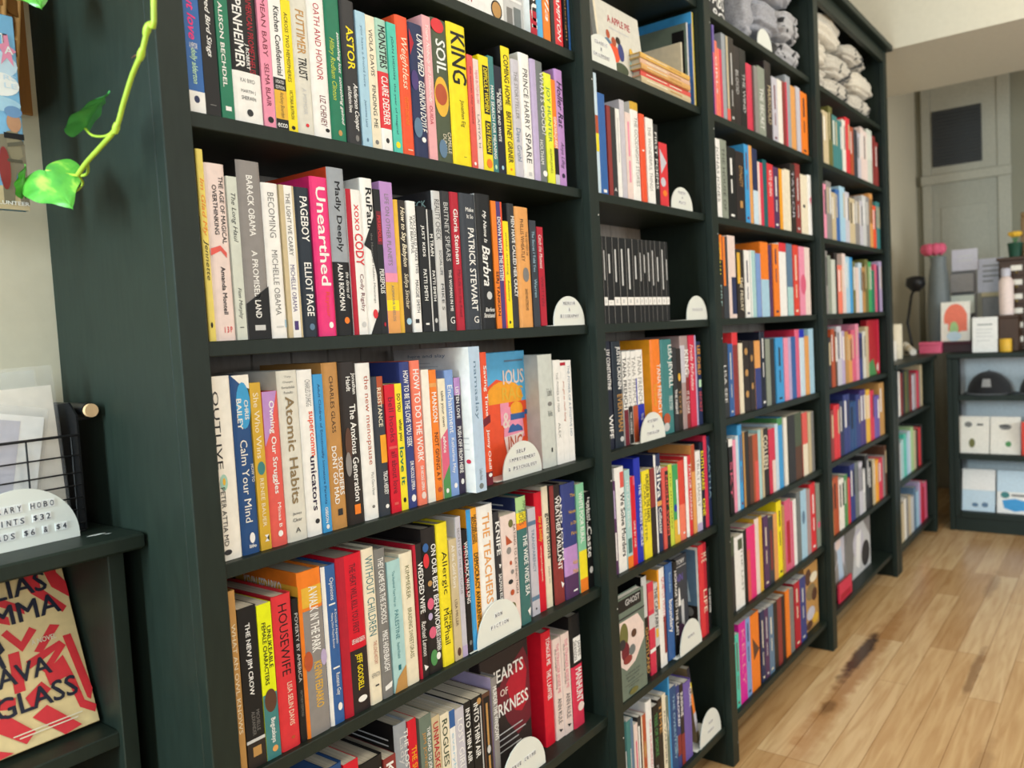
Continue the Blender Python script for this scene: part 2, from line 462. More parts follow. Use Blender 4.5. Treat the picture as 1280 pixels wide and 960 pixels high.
# the door in the end wall, with a louvred transom
DOORW = mat('#B9B5A5', .5)
dr = bpy.data.objects.new('door_1', None); COL.objects.link(dr); struct(dr); dr.location = (6.45, 0, 0)
b = MB()
for a, c in (((-.03, .235, 0), (0, .30, 3.13)), ((-.03, -.285, 0), (0, -.2, 3.13)), ((-.03, -.285, 3.06), (0, .30, 3.16)), ((-.055, -.29, 2.33), (0, .305, 2.40))):
    b.bbox(a, c, DOORW, .004)
b.build('door_casing', dr)
b = MB(); b.bbox((-.02, -.2, 0), (-.002, .235, 2.335), mat('#AFAD9F', .5), .003)
for z0, z1 in ((.25, 1.05), (1.25, 2.15)):
    b.bbox((-.026, -.14, z0), (-.02, .175, z1), mat('#B2B0A2', .5), .002)
b.build('door_leaf', dr)
b = MB(); b.bbox((-.022, -.2, 2.40), (-.004, .235, 3.06), DOORW, .003)
b.build('transom_panel', dr)
b = MB(); b.box((-.03, -.105, 2.46), (-.022, .225, 2.875), mat('#4A4B4B', .6))
for k in range(16):
    z = 2.47 + k * .0255
    b.add([(-.046, -.1, z), (-.046, .22, z), (-.031, .22, z + .02), (-.031, -.1, z + .02)], [(0, 1, 2, 3), (3, 2, 1, 0)], mat('#77797A', .5))
b.build('vent_grille', dr)
b = MB(); b.lathe([(.012, 0), (.012, .03), (.026, .035), (.03, .05), (.022, .065), (0.002, .07)], 0, 0, mat('#B9A36A', .25, metal=.8))
k = b.build('door_handle', dr, (-.02, -.16, 1.0)); k.rotation_euler = (0, -math.pi / 2, 0)

# ------------------------------------------------------------------ the tall bookcase
ZS = {k: z + ZC for k, z in {-1: .95525, 0: .64528, 1: .33353, 2: .01883, 3: -.29476, 4: -.60671, 5: -.92602, 6: -1.24128}.items()}
TH = .0214
STILE = [(0.0, .0434), (1.0477, 1.0895), (1.7363, 1.7819), (2.7918, 2.8473), (3.93, 3.985)]
PANEL = [(0.0, .0205), (1.0490, 1.0880), (1.7375, 1.7805), (2.7935, 2.846), (3.945, 3.985)]
BAYX = {1: (.0205, 1.0490), 2: (1.0880, 1.7375), 3: (1.7805, 2.7935), 4: (2.846, 3.945)}
TOPZ = 2.722
bc = thing('bookcase', 'tall built-in dark green bookcase of four bays full of books', 'bookcase', (0, 0, 0))
for (a, c), (pa, pc) in zip(STILE, PANEL):
    b = MB(); b.bbox((pa, .0222, 0), (pc, .343 if pa == 0 else .26, TOPZ - .03), GREEN, .001); b.build('upright', bc)
    b = MB(); b.bbox((a, 0, 0), (c, .022, TOPZ - .03), GREEN, .0016); b.build('face_frame_stile', bc)
for bay, (a, c) in BAYX.items():
    for k, z in ZS.items():
        b = MB(); b.bbox((a + .0003, .0225, z - TH), (c - .0003, .2395, z), GREEN, .0012); b.build('shelf', bc)
    b = MB()
    bm_ = paint('back_board_paint_%d' % bay, '#978E85', .6)
    n = max(4, int((c - a) / .085))
    for q in range(n):
        xa = a + (c - a) * q / n; xb = a + (c - a) * (q + 1) / n
        b.bbox((xa + .0005, .24, .05), (xb - .0005, .248, TOPZ - .04), bm_, .002)
    b.build('back_panel', bc)
b = MB(); b.bbox((-.006, -.03, TOPZ - .03), (3.995, .343, TOPZ), GREEN, .003); b.build('top_board', bc)
b = MB(); b.bbox((.0434, .002, TOPZ - .09), (3.93, .022, TOPZ - .0305), GREEN, .001); b.build('top_rail', bc)
b = MB()
for bay, (a, c) in BAYX.items():                       # small shelf-pin and screw heads along the posts
    for k, z in ZS.items():
        if bay > 1: b.lathe([(.0022, 0), (.0022, .0008), (.0004, .0012)], 0, 0, mat('silver', .4), 6); 
b = None
scr = MB()
for bay in (2, 3):
    for k, z in ZS.items():
        x = STILE[bay - 1][1] - .008; zz = z - .06
        n = 8; vs = [(x + .0022 * math.cos(6.2832 * q / n), -.0006, zz + .0022 * math.sin(6.2832 * q / n)) for q in range(n)]
        scr.add(vs, [tuple(range(n))], mat('silver', .4))
scr.build('screw_head', bc)

# ------------------------------------------------------------------ books on the shelves
ROWN = {0: 'top', 1: 'second', 2: 'third', 3: 'fourth', 4: 'fifth', 5: 'sixth', 6: 'bottom'}
BAYN = {1: 'first bay', 2: 'second bay', 3: 'third bay', 4: 'fourth bay'}
CN = dict(apricot='pale orange', aqua='pale aqua', azure='sky blue', blackbrown='brown-black', bluegreen='blue-green', blush='pale pink', brownblack='dark brown', caramel='caramel brown',
 floralblack='flower-patterned black', goldorange='golden orange', greygreen='grey-green', hotpink='hot pink', iceblue='ice blue', inkblue='ink blue', kelly='bright green',
 lavgrey='lavender-grey', leaf='leaf green', lemon='lemon yellow', lightblue='light blue', lime='lime green', limeyellow='acid yellow', marine='deep blue', mintgreen='mint green',
 moss='moss green', navyblack='navy-black', neon='neon yellow', orangered='orange-red', paleSage='pale grey', paleblue='pale blue', paleyellow='pale yellow', rosegrey='rose-grey',
 rosepink='rose pink', rosered='rose red', rosewood='rust brown', royal='royal blue', sage='pale sage', salmon='salmon pink', sand='sand beige', seafoam='sea green', skyblue='sky blue',
 slateblack='dark slate', slategreen='slate green', steel='steel blue', steelgrey='silver grey', stone='off-white', tealdeep='deep teal', tealgreen='teal green', tomato='tomato red', denim='denim blue',
 purpleblack='purple-black', purple='dark purple', navy='navy blue', cream='cream', rust='rust red', maroon='dark maroon', indigo='indigo blue')
cn = lambda c: CN.get(c, c)
ORD = ['', 'second', 'third', 'fourth', 'fifth', 'sixth', 'seventh', 'eighth', 'ninth', 'tenth', 'eleventh', 'twelfth', 'thirteenth', 'fourteenth', 'fifteenth']

def ink_of(spec):
    t = spec.split(';')
    for i in range(len(t) - 4):
        if t[i] not in ('R', 'E', 'P') and (i == 0 or True) and '-' in t[i + 2] and len(t[i]) > 2 and t[i + 1] in PAL and t[i] not in PAL:
            return t[i + 1]
    return None

COVER = {   # printing on the side boards that show between the books
 'namaslay': 'here and slay;steel;.04-.07;.45;.5;u;R;silver;.0-.5;.10-.105;R;silver;.05-.6;.125-.13;R;silver;.55-.95;.62-.63;R;silver;.5-.95;.66-.665;R;silver;.55-.95;.7-.705;E;rosered;.9-.96;.77-.8',
 'REALITY CHECK': 'REALITY CHECK;aqua;.06-.11;.5;.8;ub',
 'A WALK IN THE PARK': 'R;gold;0-1;.08-.18;KEVIN FEDARKO;white;.07-.15;.45;.6;ub;R;rosewood;0-.9;.2-1',
 'Lady': 'R;silver;.1-.5;.05-.06;R;silver;.1-.9;.11-.12;R;silver;.1-.9;.15-.16;R;silver;.1-.9;.19-.2;R;silver;.1-.9;.23-.24;R;silver;.1-.9;.27-.28',
 'SIDES': 'R;navy;0-1;0-1;R;silver;.3-.8;.06-.07;R;silver;.3-.9;.1-.11;R;silver;.3-.85;.14-.15;R;silver;.3-.9;.18-.19',
 'TONGUE ME': 'R;coral;.1-.25;.1-.12;R;coral;.08-.25;.16-.18;R;coral;.1-.3;.5-.52;R;coral;.1-.3;.54-.56;R;coral;.12-.3;.58-.6',
 'The Creative Act': 'E;black;-.05-.62;.28-.72;E;paleSage;.0-.57;.31-.69',
 'QUIETLY HOSTILE': 'R;goldorange;0-1;0-1;E;gold;.2-.8;.05-.2',
 'M E': 'R;white;.1-.97;.02-.95;R;steel;.14-.93;.05-.92;P;iceblue;.2,.2 .7,.18 .8,.62 .25,.62;R;brownblack;.14-.93;.66-.92;E;grey;.25-.4;.66-.75;E;silver;.5-.6;.7-.78;E;grey;.7-.85;.68-.78',
 'Bourdain': 'R;marine;0-1;0-1', 'COMING HOME': 'R;black;0-1;0-1', 'JUSTIN CRONIN': 'R;navyblack;0-1;0-1',
}

# one line per book: x0 x1 height setback depth binding colour board-colour | lettering
BOOKS = r'''
@1 0
0.8914 0.9152 0.240 0.030 0.162 h black white|OUI;white;.5-.93;.5;.85;b;R;crimson;0-1;.78-1
0.9158 0.9374 0.230 0.030 0.162 h skyblue skyblue|
0.9393 0.9676 0.220 0.030 0.162 h orange orange|ella;white;.4-.8;.5;.5;i
0.9686 0.9825 0.220 0.030 0.140 p charcoal charcoal|
0.9838 1.0175 0.235 0.030 0.162 h red red|HAMPTON;white;.45-.95;.45;.42;bi
1.0202 1.0371 0.220 0.030 0.140 p black black|ottolenghi;tan;.3-.9;.5;.4
1.0401 1.0475 0.240 0.030 0.162 h blue blue|
@1 1
0.0606 0.0851 0.200 0.030 0.140 p blue blue|about love;hotpink;.05-.5;.5;.5;bi;A MEMOIR;white;.52-.56;.5;.5;u;dolly alderton;mint;.56-.8;.45;.45;bi;R;white;0-1;.85-1;E;navy;.3-.65;.88-.93
0.0859 0.1092 0.205 0.030 0.140 p black black|Caged Bird Sings;white;.12-.6;.5;.42;bi;R;grey;.3-.7;.92-.925
0.1112 0.1320 0.205 0.030 0.140 p green green|ALISON BECHDEL;white;.2-.78;.4;.32;b;R;white;.3-.75;.91-.94
0.1328 0.1815 0.230 0.030 0.162 h black maroon|OPPENHEIMER;white;.12-.66;.3;.32;b;AMERICAN PROMETHEUS;crimson;.2-.68;.72;.2;;J ROBERT;white;.5-.66;.55;.15;b;R;white;0-1;.68-1;KAI BIRD;charcoal;.72-.745;.5;.5;u;MARTIN J;charcoal;.79-.815;.5;.5;u;SHERWIN;charcoal;.83-.855;.5;.5;u;E;charcoal;.4-.62;.91-.955
0.1828 0.2030 0.210 0.030 0.140 p pink pink|MEAN BABY;maroon;.1-.5;.5;.4;;SELMA BLAIR;maroon;.55-.85;.5;.4;;E;black;.3-.8;.92-.965
0.2036 0.2260 0.205 0.030 0.140 p white white|Kitchen Confidential;charcoal;.1-.6;.6;.45;b;R;black;0-1;.62-.71;UPDATED;white;.635-.66;.5;.7;u;EDITION;white;.675-.7;.5;.7;u;R;gold;0-1;.71-.92;Anthony Bourdain;charcoal;.72-.91;.55;.4;i;R;black;0-1;.92-1;ecco;white;.95-.98;.5;.8;ub
0.2266 0.2440 0.200 0.030 0.140 p yellow yellow|ACROSS TWO HEMISPHERES;black;.1-.62;.45;.38;;VICTORIA BUITRON;black;.68-.9;.5;.35;;E;black;.3-.7;.95-.98
0.2451 0.2773 0.225 0.030 0.162 h stone stone|FUTTIMER;tan;.15-.45;.5;.5;b;TRUST;black;.47-.62;.5;.5;b;A MEMOIR;silver;.68-.86;.5;.25;;E;red;.45-.65;.92-.945
0.2779 0.3124 0.240 0.030 0.162 h white white|OATH AND HONOR;crimson;.12-.62;.5;.35;;LIZ CHENEY;maroon;.72-.92;.55;.35;;E;black;.6-.85;.93-.955
0.3130 0.3446 0.235 0.030 0.162 h green green|something lost  something gained;white;.25-.88;.75;.24;bi;Hillary Rodham Clinton;lime;.3-.72;.3;.4;i;E;tan;.4-.65;.92-.96
0.3464 0.3778 0.235 0.030 0.162 h charcoal charcoal|ASTOR;yellow;.18-.48;.55;.5;b;Anderson Cooper;white;.57-.9;.68;.4;bi;and Katherine Howe;white;.6-.78;.3;.25;b;E;grey;.5-.75;.93-.975
0.3789 0.4005 0.224 0.030 0.140 p lightblue lightblue|you have a friend here;steel;.1-.55;.55;.3;;Jeannette Lane;steel;.65-.85;.5;.3;;E;steel;.4-.6;.93-.96
0.4011 0.4214 0.223 0.030 0.140 p cream cream|VIOLA DAVIS;charcoal;.1-.45;.5;.42;;FINDING ME;charcoal;.52-.84;.5;.42;;E;grey;.3-.7;.93-.965
0.4225 0.4502 0.224 0.030 0.162 h seafoam seafoam|MONSTERS;black;.05-.37;.55;.6;b;R;red;0-1;.4-.83;CLAIRE DEDERER;white;.43-.8;.55;.55;b;R;white;0-1;.83-1;E;charcoal;.35-.65;.9-.94
0.4514 0.4729 0.224 0.030 0.140 p turquoise turquoise|JOAN DIDION  the year of magical;navy;.1-.85;.5;.3;;E;yellow;.25-.75;.91-.96
0.4737 0.5050 0.243 0.030 0.162 h orangered orangered|Weightless;cream;.15-.52;.5;.6;i;EVETTE DIONNE;orange;.58-.78;.5;.28;;R;cream;.4-.8;.955-.962
0.5056 0.5419 0.239 0.030 0.162 h navy navy|UNTAMED;white;.07-.38;.75;.42;bi;GLENNON DOYLE;white;.42-.8;.72;.42;bi;E;purple;0-.5;.35-.5;E;steel;0-.6;.7-.85;E;white;.5-.8;.84-.88;P;crimson;0,.05 .3,.15 0,.25
0.5430 0.5648 0.261 0.030 0.140 p rosepink rosepink|Youre Nobody till Somebody;white;.06-.6;.5;.5;i;OUIDA;crimson;.62-.75;.5;.4
0.5654 0.6092 0.264 0.030 0.162 h moss moss|SOIL;white;.14-.38;.55;.6;b;E;gold;0-.9;.4-.68;E;rust;.05-.8;.45-.6;CAMILLE;cream;.78-.93;.8;.22;;DUNGY;cream;.8-.93;.5;.22;;E;steel;.1-.6;.84-.97;E;red;0-.8;.0-.1
0.6104 0.6650 0.268 0.030 0.162 h yellow black|KING;black;.06-.42;.55;.75;b;Jonathan Eig;black;.53-.72;.6;.25;;R;charcoal;.55-.7;.93-.933
0.6657 0.6825 0.219 0.030 0.140 p coral coral|the woman they wanted;maroon;.1-.6;.5;.4;;E;white;.3-.7;.94-.97
0.6835 0.6997 0.215 0.030 0.140 p blush blush|HIJAB BUTCH BLUES;rose;.1-.4;.5;.6;;LAMYA H;grey;.5-.8;.5;.4
0.7013 0.7313 0.227 0.030 0.140 p yellow yellow|R;black;.35-.95;.08-.5;DIFFICULT WOMEN;yellow;.1-.48;.65;.4;b;R;black;.35-.95;.56-.85;KATE FAGAN;yellow;.58-.83;.65;.4;b;E;orange;.3-.9;.89-.97
0.7319 0.7483 0.232 0.030 0.140 p bluegreen bluegreen|MANS SEARCH FOR MEANING;white;.25-.88;.5;.55;b;E;mint;.3-.7;.93-.97
0.7489 0.7732 0.217 0.030 0.140 p navyblack navyblack|THE WORLD;white;.2-.4;.7;.3;b;IN BLACK AND WHITE;white;.25-.7;.4;.35;b;E;lightblue;.4-.7;.92-.96
0.7751 0.8076 0.262 0.030 0.162 h yellow black|COMING HOME;black;.06-.45;.5;.5;b;BRITTNEY GRINER;black;.5-.9;.5;.5;b;E;orange;.4-.6;.94-.96
0.8087 0.8379 0.244 0.030 0.162 h lavgrey lavgrey|THE STORYTELLER;grey;.1-.5;.5;.4;;Dave Grohl;steel;.58-.86;.5;.5
0.8385 0.8762 0.264 0.030 0.162 h white white|PRINCE HARRY;black;.12-.6;.5;.45;;SPARE;black;.63-.87;.5;.5;;R;silver;.4-.7;.94-.97
0.8780 0.9255 0.260 0.030 0.162 h slate lilac|R;lilac;0-.4;0-1;WHATS GOOD?;white;.08-.6;.85;.3;;HOLTHAM;white;.65-.85;.6;.25;;E;white;.6-.95;.9-.95
0.9268 0.9545 0.241 0.030 0.140 p limeyellow limeyellow|JOY HUNTER;green;.12-.62;.5;.6;;ALEXIS JONES;charcoal;.68-.9;.5;.35
0.9551 0.9712 0.232 0.030 0.140 p orange orange|GENDERQUEER;white;.35-.65;.5;.7;b;R;black;0-1;.65-.9;R;lavgrey;0-1;.9-1
0.9718 1.0040 0.259 0.030 0.162 h orchid orchid|Holler Rat;purpleblack;.1-.5;.5;.6;bi;Anya Liftig;purpleblack;.62-.85;.5;.5;i;E;purpleblack;.3-.7;.89-.93
@1 2
0.0639 0.0750 0.266 0.030 0.162 h paleyellow paleyellow|Im Glad My;orange;.15-.45;.5;.7;i;Jennette;black;.47-.68;.5;.7;i;E;black;.3-.6;.9-.93
0.0757 0.1074 0.249 0.030 0.162 h blush blush|THE AGE OF MAGICAL;black;.07-.45;.75;.22;b;OVERTHINKING;black;.12-.4;.4;.22;b;P;coral;0,.48 .5,.46 .8,.5 .8,.53 .5,.49 0,.52;Amanda Montell;black;.58-.85;.55;.22;b;1 3 P;red;.92-.955;.6;.4;ub
0.1090 0.1258 0.234 0.030 0.140 p sage sage|The Long Haul;black;.1-.4;.5;.55;i;Finn Murphy;black;.68-.87;.5;.45;i;R;charcoal;.3-.7;.92-.925
0.1275 0.1676 0.260 0.030 0.162 h taupe black|BARACK OBAMA;white;.08-.42;.5;.27;b;A PROMISED;white;.5-.77;.5;.25;b;P;black;0,.8 1,.7 1,1 0,1;LAND;white;.78-.88;.5;.25;b;R;silver;.3-.75;.92-.95
0.1685 0.1978 0.232 0.030 0.162 h white white|BECOMING;grey;.06-.35;.5;.38;;MICHELLE OBAMA;grey;.43-.85;.5;.35;;R;lightblue;.85-1;.88-.93;R;silver;.3-.75;.92-.93
0.1997 0.2263 0.232 0.030 0.140 p sand sand|R;white;.3-.85;0-1;THE LIGHT WE CARRY;grey;.05-.46;.55;.3;b;MICHELLE OBAMA;purple;.52-.83;.55;.3;;R;purple;.42-.7;.89-.95
0.2282 0.2568 0.232 0.030 0.162 h inkblue inkblue|PAGEBOY;white;.06-.36;.55;.5;b;ELLIOT PAGE;white;.5-.86;.55;.48;b;E;steel;.4-.75;.91-.955
0.2597 0.2948 0.252 0.030 0.162 h hotpink hotpink|Unearthed;white;.06-.68;.55;.55;b;Raynor;orangered;.72-.88;.55;.3;;E;white;.55-.8;.91-.95
0.2958 0.3311 0.271 0.030 0.162 h steelgrey orangered|Madly Deeply;black;.08-.5;.5;.4;b;R;black;0-1;.56-1;ALAN RICKMAN;white;.57-.85;.4;.3;b;the diaries of;white;.62-.78;.8;.2;i;E;orange;.45-.75;.89-.93
0.3334 0.3658 0.240 0.030 0.162 h white white|R;crimson;0-.28;0-1;xoxo;red;.1-.28;.6;.3;;CODY;red;.3-.52;.65;.55;b;Cody Rigsby;maroon;.58-.84;.65;.32;;E;silver;.5-.8;.91-.95
0.3664 0.3937 0.262 0.030 0.162 h white white|P;black;0,.42 1,.22 1,.66 .5,.46 0,.43;P;black;1,.82 1,1 .1,1;RuPaul;black;.06-.32;.6;.5;b;the House of Hidden Meanings;grey;.35-.8;.6;.22;;E;red;.35-.75;.84-.9
0.3944 0.4090 0.246 0.030 0.140 p black black|R;maroon;.2-1;.15-.38;PERSEPOLIS;red;.18-.36;.6;.5;b;PERSEPOLIS;white;.55-.72;.55;.7;b;E;crimson;.4-.7;.92-.95
0.4098 0.4390 0.261 0.030 0.140 p orchid orchid|LIFE ON OTHER PLANETS;grey;.08-.55;.5;.35;;R;gold;0-1;.66-.78;R;yellow;0-1;.78-.85;R;apricot;0-1;.85-1;R;pink;0-1;.6-.66;AOMAWA SHIELDS;grey;.68-.92;.55;.22
0.4398 0.4711 0.233 0.030 0.162 h brownblack gold|R;gold;0-.32;0-1;How to Say Babylon;cream;.05-.5;.65;.45;bi;Safiya Sinclair;cream;.55-.82;.65;.4;i;E;lightblue;.5-.9;.89-.94
0.4736 0.4971 0.234 0.030 0.162 h white white|YOU COULD MAKE THIS;black;.1-.55;.7;.3;;PLACE BEAUTIFUL;black;.12-.4;.35;.3;;MAGGIE SMITH;black;.6-.85;.6;.35;;R;charcoal;.2-.6;.9-.93
0.4979 0.5210 0.227 0.030 0.140 p black black|JUST KIDS;white;.15-.4;.55;.4;b;PATTI SMITH;white;.5-.75;.55;.4;b;R;white;.3-.7;.93-.945
0.5225 0.5403 0.223 0.030 0.140 p black black|R;silver;0-.2;0-1;M TRAIN;white;.2-.38;.6;.45;b;PATTI SMITH;white;.5-.75;.6;.4;b;E;silver;.4-.8;.89-.93
0.5416 0.5653 0.259 0.030 0.162 h silver charcoal|REALITY CHECK;charcoal;.06-.35;.5;.55;;SOCIAL LIFE;charcoal;.42-.6;.6;.3;;MIKE S;charcoal;.66-.85;.6;.3
0.5669 0.5912 0.261 0.030 0.162 h charcoal charcoal|BRITNEY SPEARS;silver;.08-.5;.45;.5;;THE WOMAN IN ME;white;.56-.86;.5;.32;b;G;white;.9-.95;.5;.5;u
0.5922 0.6172 0.262 0.030 0.162 h crimson crimson|Gloria Steinem;white;.12-.52;.5;.5;b;My Life on the Road;maroon;.56-.9;.5;.4
0.6186 0.6663 0.263 0.030 0.162 h slateblack slateblack|Make;white;.1-.13;.6;.5;ub;It So;white;.15-.18;.6;.4;ub;PATRICK STEWART;white;.25-.86;.6;.38;b;G;white;.9-.95;.65;.3;u
0.6676 0.7148 0.267 0.030 0.162 h black silver|My Name Is;white;.12-.36;.5;.28;bi;Barbra;white;.38-.68;.5;.5;bi;E;silver;.4-.75;.72-.78;Barbra;white;.84-.87;.55;.6;ubi;Streisand;white;.88-.915;.5;.75;ubi
0.7159 0.7310 0.257 0.030 0.140 p orange orange|SERJ TANKIAN;black;.55-.9;.5;.7;b
0.7316 0.7498 0.257 0.030 0.140 p purple purple|R;orangered;.7-1;0-1;DOWN WITH;white;.12-.4;.4;.6;b;THE SYSTEM;white;.42-.62;.4;.7;b
0.7504 0.7687 0.219 0.030 0.140 p yellow yellow|wishful drinking;olive;.1-.5;.5;.4;;Anthony;black;.55-.75;.5;.4;;E;black;.3-.6;.93-.96
0.7703 0.7930 0.257 0.030 0.162 h charcoal charcoal|MEN HAVE CALLED HER CRAZY;white;.1-.75;.65;.5;b
0.7950 0.8427 0.253 0.030 0.162 h apricot apricot|PHILLIS WHEATLEY;black;.1-.45;.45;.25;;THE ODYSSEY OF;black;.2-.4;.75;.15;;E;grey;.35-.8;.5-.62;DAVID WALDSTREICHER;black;.68-.86;.55;.2
0.8445 0.8672 0.228 0.030 0.140 p slateblack slateblack|The Secret I Told You;lightblue;.1-.48;.5;.4;;Warren;lightblue;.55-.72;.5;.4
0.8702 0.8926 0.214 0.030 0.140 p crimson crimson|Catch the Moment;white;.08-.42;.5;.5;i;WRITTEN;maroon;.5-.8;.5;.4
@1 3
0.0592 0.0948 0.264 0.036 0.162 h ivory ivory|OUTLIVE;black;.08-.5;.28;.26;;E;seafoam;.2-.55;.53-.62;E;gold;.32-.45;.55-.59;PETER ATTIA MD;black;.6-.92;.3;.2;;E;charcoal;.15-.5;.94-.97
0.0959 0.1255 0.263 0.036 0.162 h marine marine|P;ivory;0,0 1,0 1,.08 .6,.06;E;sky;.2-1;.04-.3;BAILEY;ivory;.13-.3;.35;.28;b;CHRIS;ivory;.14-.25;.75;.22;b;Calm Your Mind;ivory;.36-.82;.45;.4;;HOW TO;ivory;.5-.6;.85;.16;;E;white;.4-.7;.88-.94;life;white;.945-.965;.55;.4;ub
0.1263 0.1449 0.250 0.036 0.140 p mustard mustard|She Who Wins;cream;.06-.45;.5;.5;;E;bluegreen;.2-.9;.47-.55;RENEE BAUER;cream;.57-.86;.5;.35;;P;white;.4,.91 .8,.95 .4,.95 .8,.91
0.1464 0.1752 0.235 0.036 0.162 h coral coral|P;orchid;0,0 .9,0 .4,.25 0,.35;Owning Our Struggles;white;.06-.66;.5;.4;b;Minaa B;white;.72-.88;.6;.2;;E;white;.4-.7;.9-.94
0.1762 0.2135 0.264 0.036 0.162 h stone stone|Tiny;grey;.03-.045;.5;.35;u;Changes;grey;.06-.075;.5;.5;u;Remarkable;grey;.09-.105;.5;.65;u;Results;grey;.12-.135;.5;.45;u;Atomic Habits;goldbrown;.15-.78;.52;.42;b;James;charcoal;.83-.85;.5;.45;u;Clear;charcoal;.865-.885;.5;.45;u;A;charcoal;.92-.95;.5;.25;u
0.2146 0.2435 0.263 0.036 0.162 h white white|CHARLES DUHIGG;grey;.06-.22;.6;.35;;supercomm;orangered;.25-.52;.62;.36;b;unicators;purpleblack;.52-.85;.62;.36;b;E;charcoal;.5-.8;.9-.93
0.2441 0.2620 0.254 0.036 0.140 p azure azure|Adult Children of Emotionally Immature Parents;navy;.06-.82;.5;.34;;GIBSON;white;.84-.94;.5;.32;b;E;white;.35-.7;.95-.98
0.2631 0.2959 0.271 0.036 0.162 h caramel caramel|CHARLES GLASS;black;.08-.42;.5;.24;;DONT GO MAD;white;.5-.85;.4;.3;b;SOLDIERS;white;.57-.8;.75;.28;b;R;charcoal;.4-.7;.88-.92
0.2971 0.3337 0.270 0.036 0.162 h brownblack brownblack|Jonathan;white;.07-.2;.8;.26;b;Haidt;white;.09-.18;.5;.26;b;The Anxious Generation;white;.26-.86;.65;.35;b;E;brown;.1-.5;.4-.6;E;taupe;.05-.4;.55-.7;R;orange;.4-.75;.88-.94
0.3347 0.3670 0.266 0.036 0.162 h white charcoal|the new menopause;rust;.08-.65;.6;.42;;Mary Claire Haver;grey;.7-.85;.65;.25;;E;grey;.5-.7;.91-.93
0.3682 0.3953 0.241 0.036 0.162 h slateblack slateblack|R;rust;.4-1;0-.2;RESISTANCE;cream;.08-.36;.55;.35;b;R;goldorange;.4-1;.42-.62;TRICIA HERSEY;white;.68-.85;.65;.35;b;E;white;.5-.8;.92-.95
0.3963 0.4203 0.225 0.036 0.140 p scarlet scarlet|bell hooks;maroon;.1-.45;.55;.5;;R;coral;.1-.9;.48-.5;all about love;maroon;.52-.85;.55;.5;;R;coral;.3-.7;.92-.94
0.4209 0.4374 0.225 0.036 0.140 p lemon lemon|DO YOU;black;.08-.22;.5;.5;b;what you;black;.28-.45;.5;.6;b;love it;green;.5-.8;.5;.6;b;E;black;.3-.7;.9-.94
0.4380 0.4621 0.262 0.036 0.162 h indigo indigo|HOW TO BE THE LOVE YOU SEEK;white;.06-.58;.5;.5;b;DR NICOLE LEPERA;white;.68-.88;.6;.35;b;E;white;.35-.8;.91-.96
0.4638 0.4888 0.263 0.036 0.162 h salmon salmon|HOW TO DO THE WORK;white;.06-.7;.5;.6;b;DR NICOLE LEPERA;white;.73-.9;.55;.3;b;E;blush;.35-.8;.91-.96
0.4903 0.5092 0.245 0.036 0.140 p ivory ivory|
0.5098 0.5320 0.243 0.036 0.162 h orange orange|R;apricot;0-1;.1-.13;MANSON;white;.17-.4;.5;.55;b;NOT GIVING A F;black;.48-.85;.5;.45;;E;rust;.3-.8;.9-.94
0.5327 0.5527 0.225 0.036 0.140 p cream cream|P;rose;0,.5 1,.42 1,.8 0,.85;P;leaf;0,.85 1,.72 1,1 0,1;take your own;black;.1-.4;.5;.5;;advice;white;.48-.62;.5;.45;b;E;white;.3-.7;.92-.96
0.5536 0.5759 0.240 0.036 0.140 p periwinkle periwinkle|Enchantment;white;.12-.5;.55;.6;;Katherine May;white;.54-.82;.5;.5;;E;white;.4-.8;.9-.94
0.5773 0.5951 0.224 0.036 0.140 p purpleblack purpleblack|R;orchid;0-1;0-.15;LISTEN LOVE;white;.08-.35;.5;.5;b;PUSH OFF FROM HERE;white;.42-.82;.5;.6;b;E;white;.3-.8;.87-.92
0.5980 0.6303 0.281 0.012 0.200 p paleblue white|namaslay;steel;.1-.5;.5;.4;;Candace Moore;slate;.84-.92;.55;.3;;E;slate;.3-.7;.94-.98
0.6656 0.6876 0.268 0.040 0.162 h orangered orangered|Saving Time;white;.1-.48;.55;.55;b;P;maroon;0,.5 1,.47 1,.53 0,.56;Jenny Odell;white;.58-.88;.55;.5;b;R;maroon;0-1;.9-1;E;white;.3-.8;.91-.94
0.8723 0.9266 0.252 0.045 0.162 h paleSage paleSage|The Creative Act;charcoal;.3-.37;.65;.35;u;E;grey;.5-.8;.42-.46;Rick Rubin;charcoal;.5-.55;.65;.3;u;R;charcoal;.6-.7;.83-.87
0.9279 0.9551 0.237 0.045 0.140 p white white|THE POWER OF FEAR;grey;.12-.5;.5;.3;;ALEX;grey;.6-.75;.5;.3
0.9557 0.9772 0.235 0.045 0.140 p white white|R;crimson;0-1;.02-.05;you get so much being;rust;.2-.6;.5;.45;i
0.9779 1.0004 0.234 0.045 0.140 p white white|THE POWER OF A POSITIVE NO;steel;.05-.75;.5;.4
@1 4
0.0613 0.0742 0.269 0.032 0.162 h tan tan|WHAT AN OWL KNOWS;cream;.18-.78;.45;.5
0.0748 0.1059 0.239 0.032 0.140 p black black|THE NEW JIM CROW;white;.1-.55;.45;.32;b;MICHELLE;grey;.65-.78;.7;.18;;ALEXANDER;grey;.65-.8;.45;.18;;R;silver;0-1;.82-.84;R;brownblack;0-1;.84-1;R;tan;.3-.75;.87-.93
0.1072 0.1319 0.235 0.032 0.140 p neon neon|UNLIKEABLE;black;.15-.42;.75;.28;b;FEMALE CHARACTERS;black;.12-.52;.4;.28;b;R;bluegreen;0-1;.58-1;E;brown;.1-.95;.55-.7;Bogutskaya;white;.74-.9;.55;.4;b;E;apricot;.4-.8;.92-.96
0.1348 0.1696 0.239 0.032 0.162 h red crimson|HOUSEWIFE;black;.06-.52;.5;.45;;LISA SELIN DAVIS;cream;.57-.85;.6;.26;;E;rust;.5-.7;.92-.94
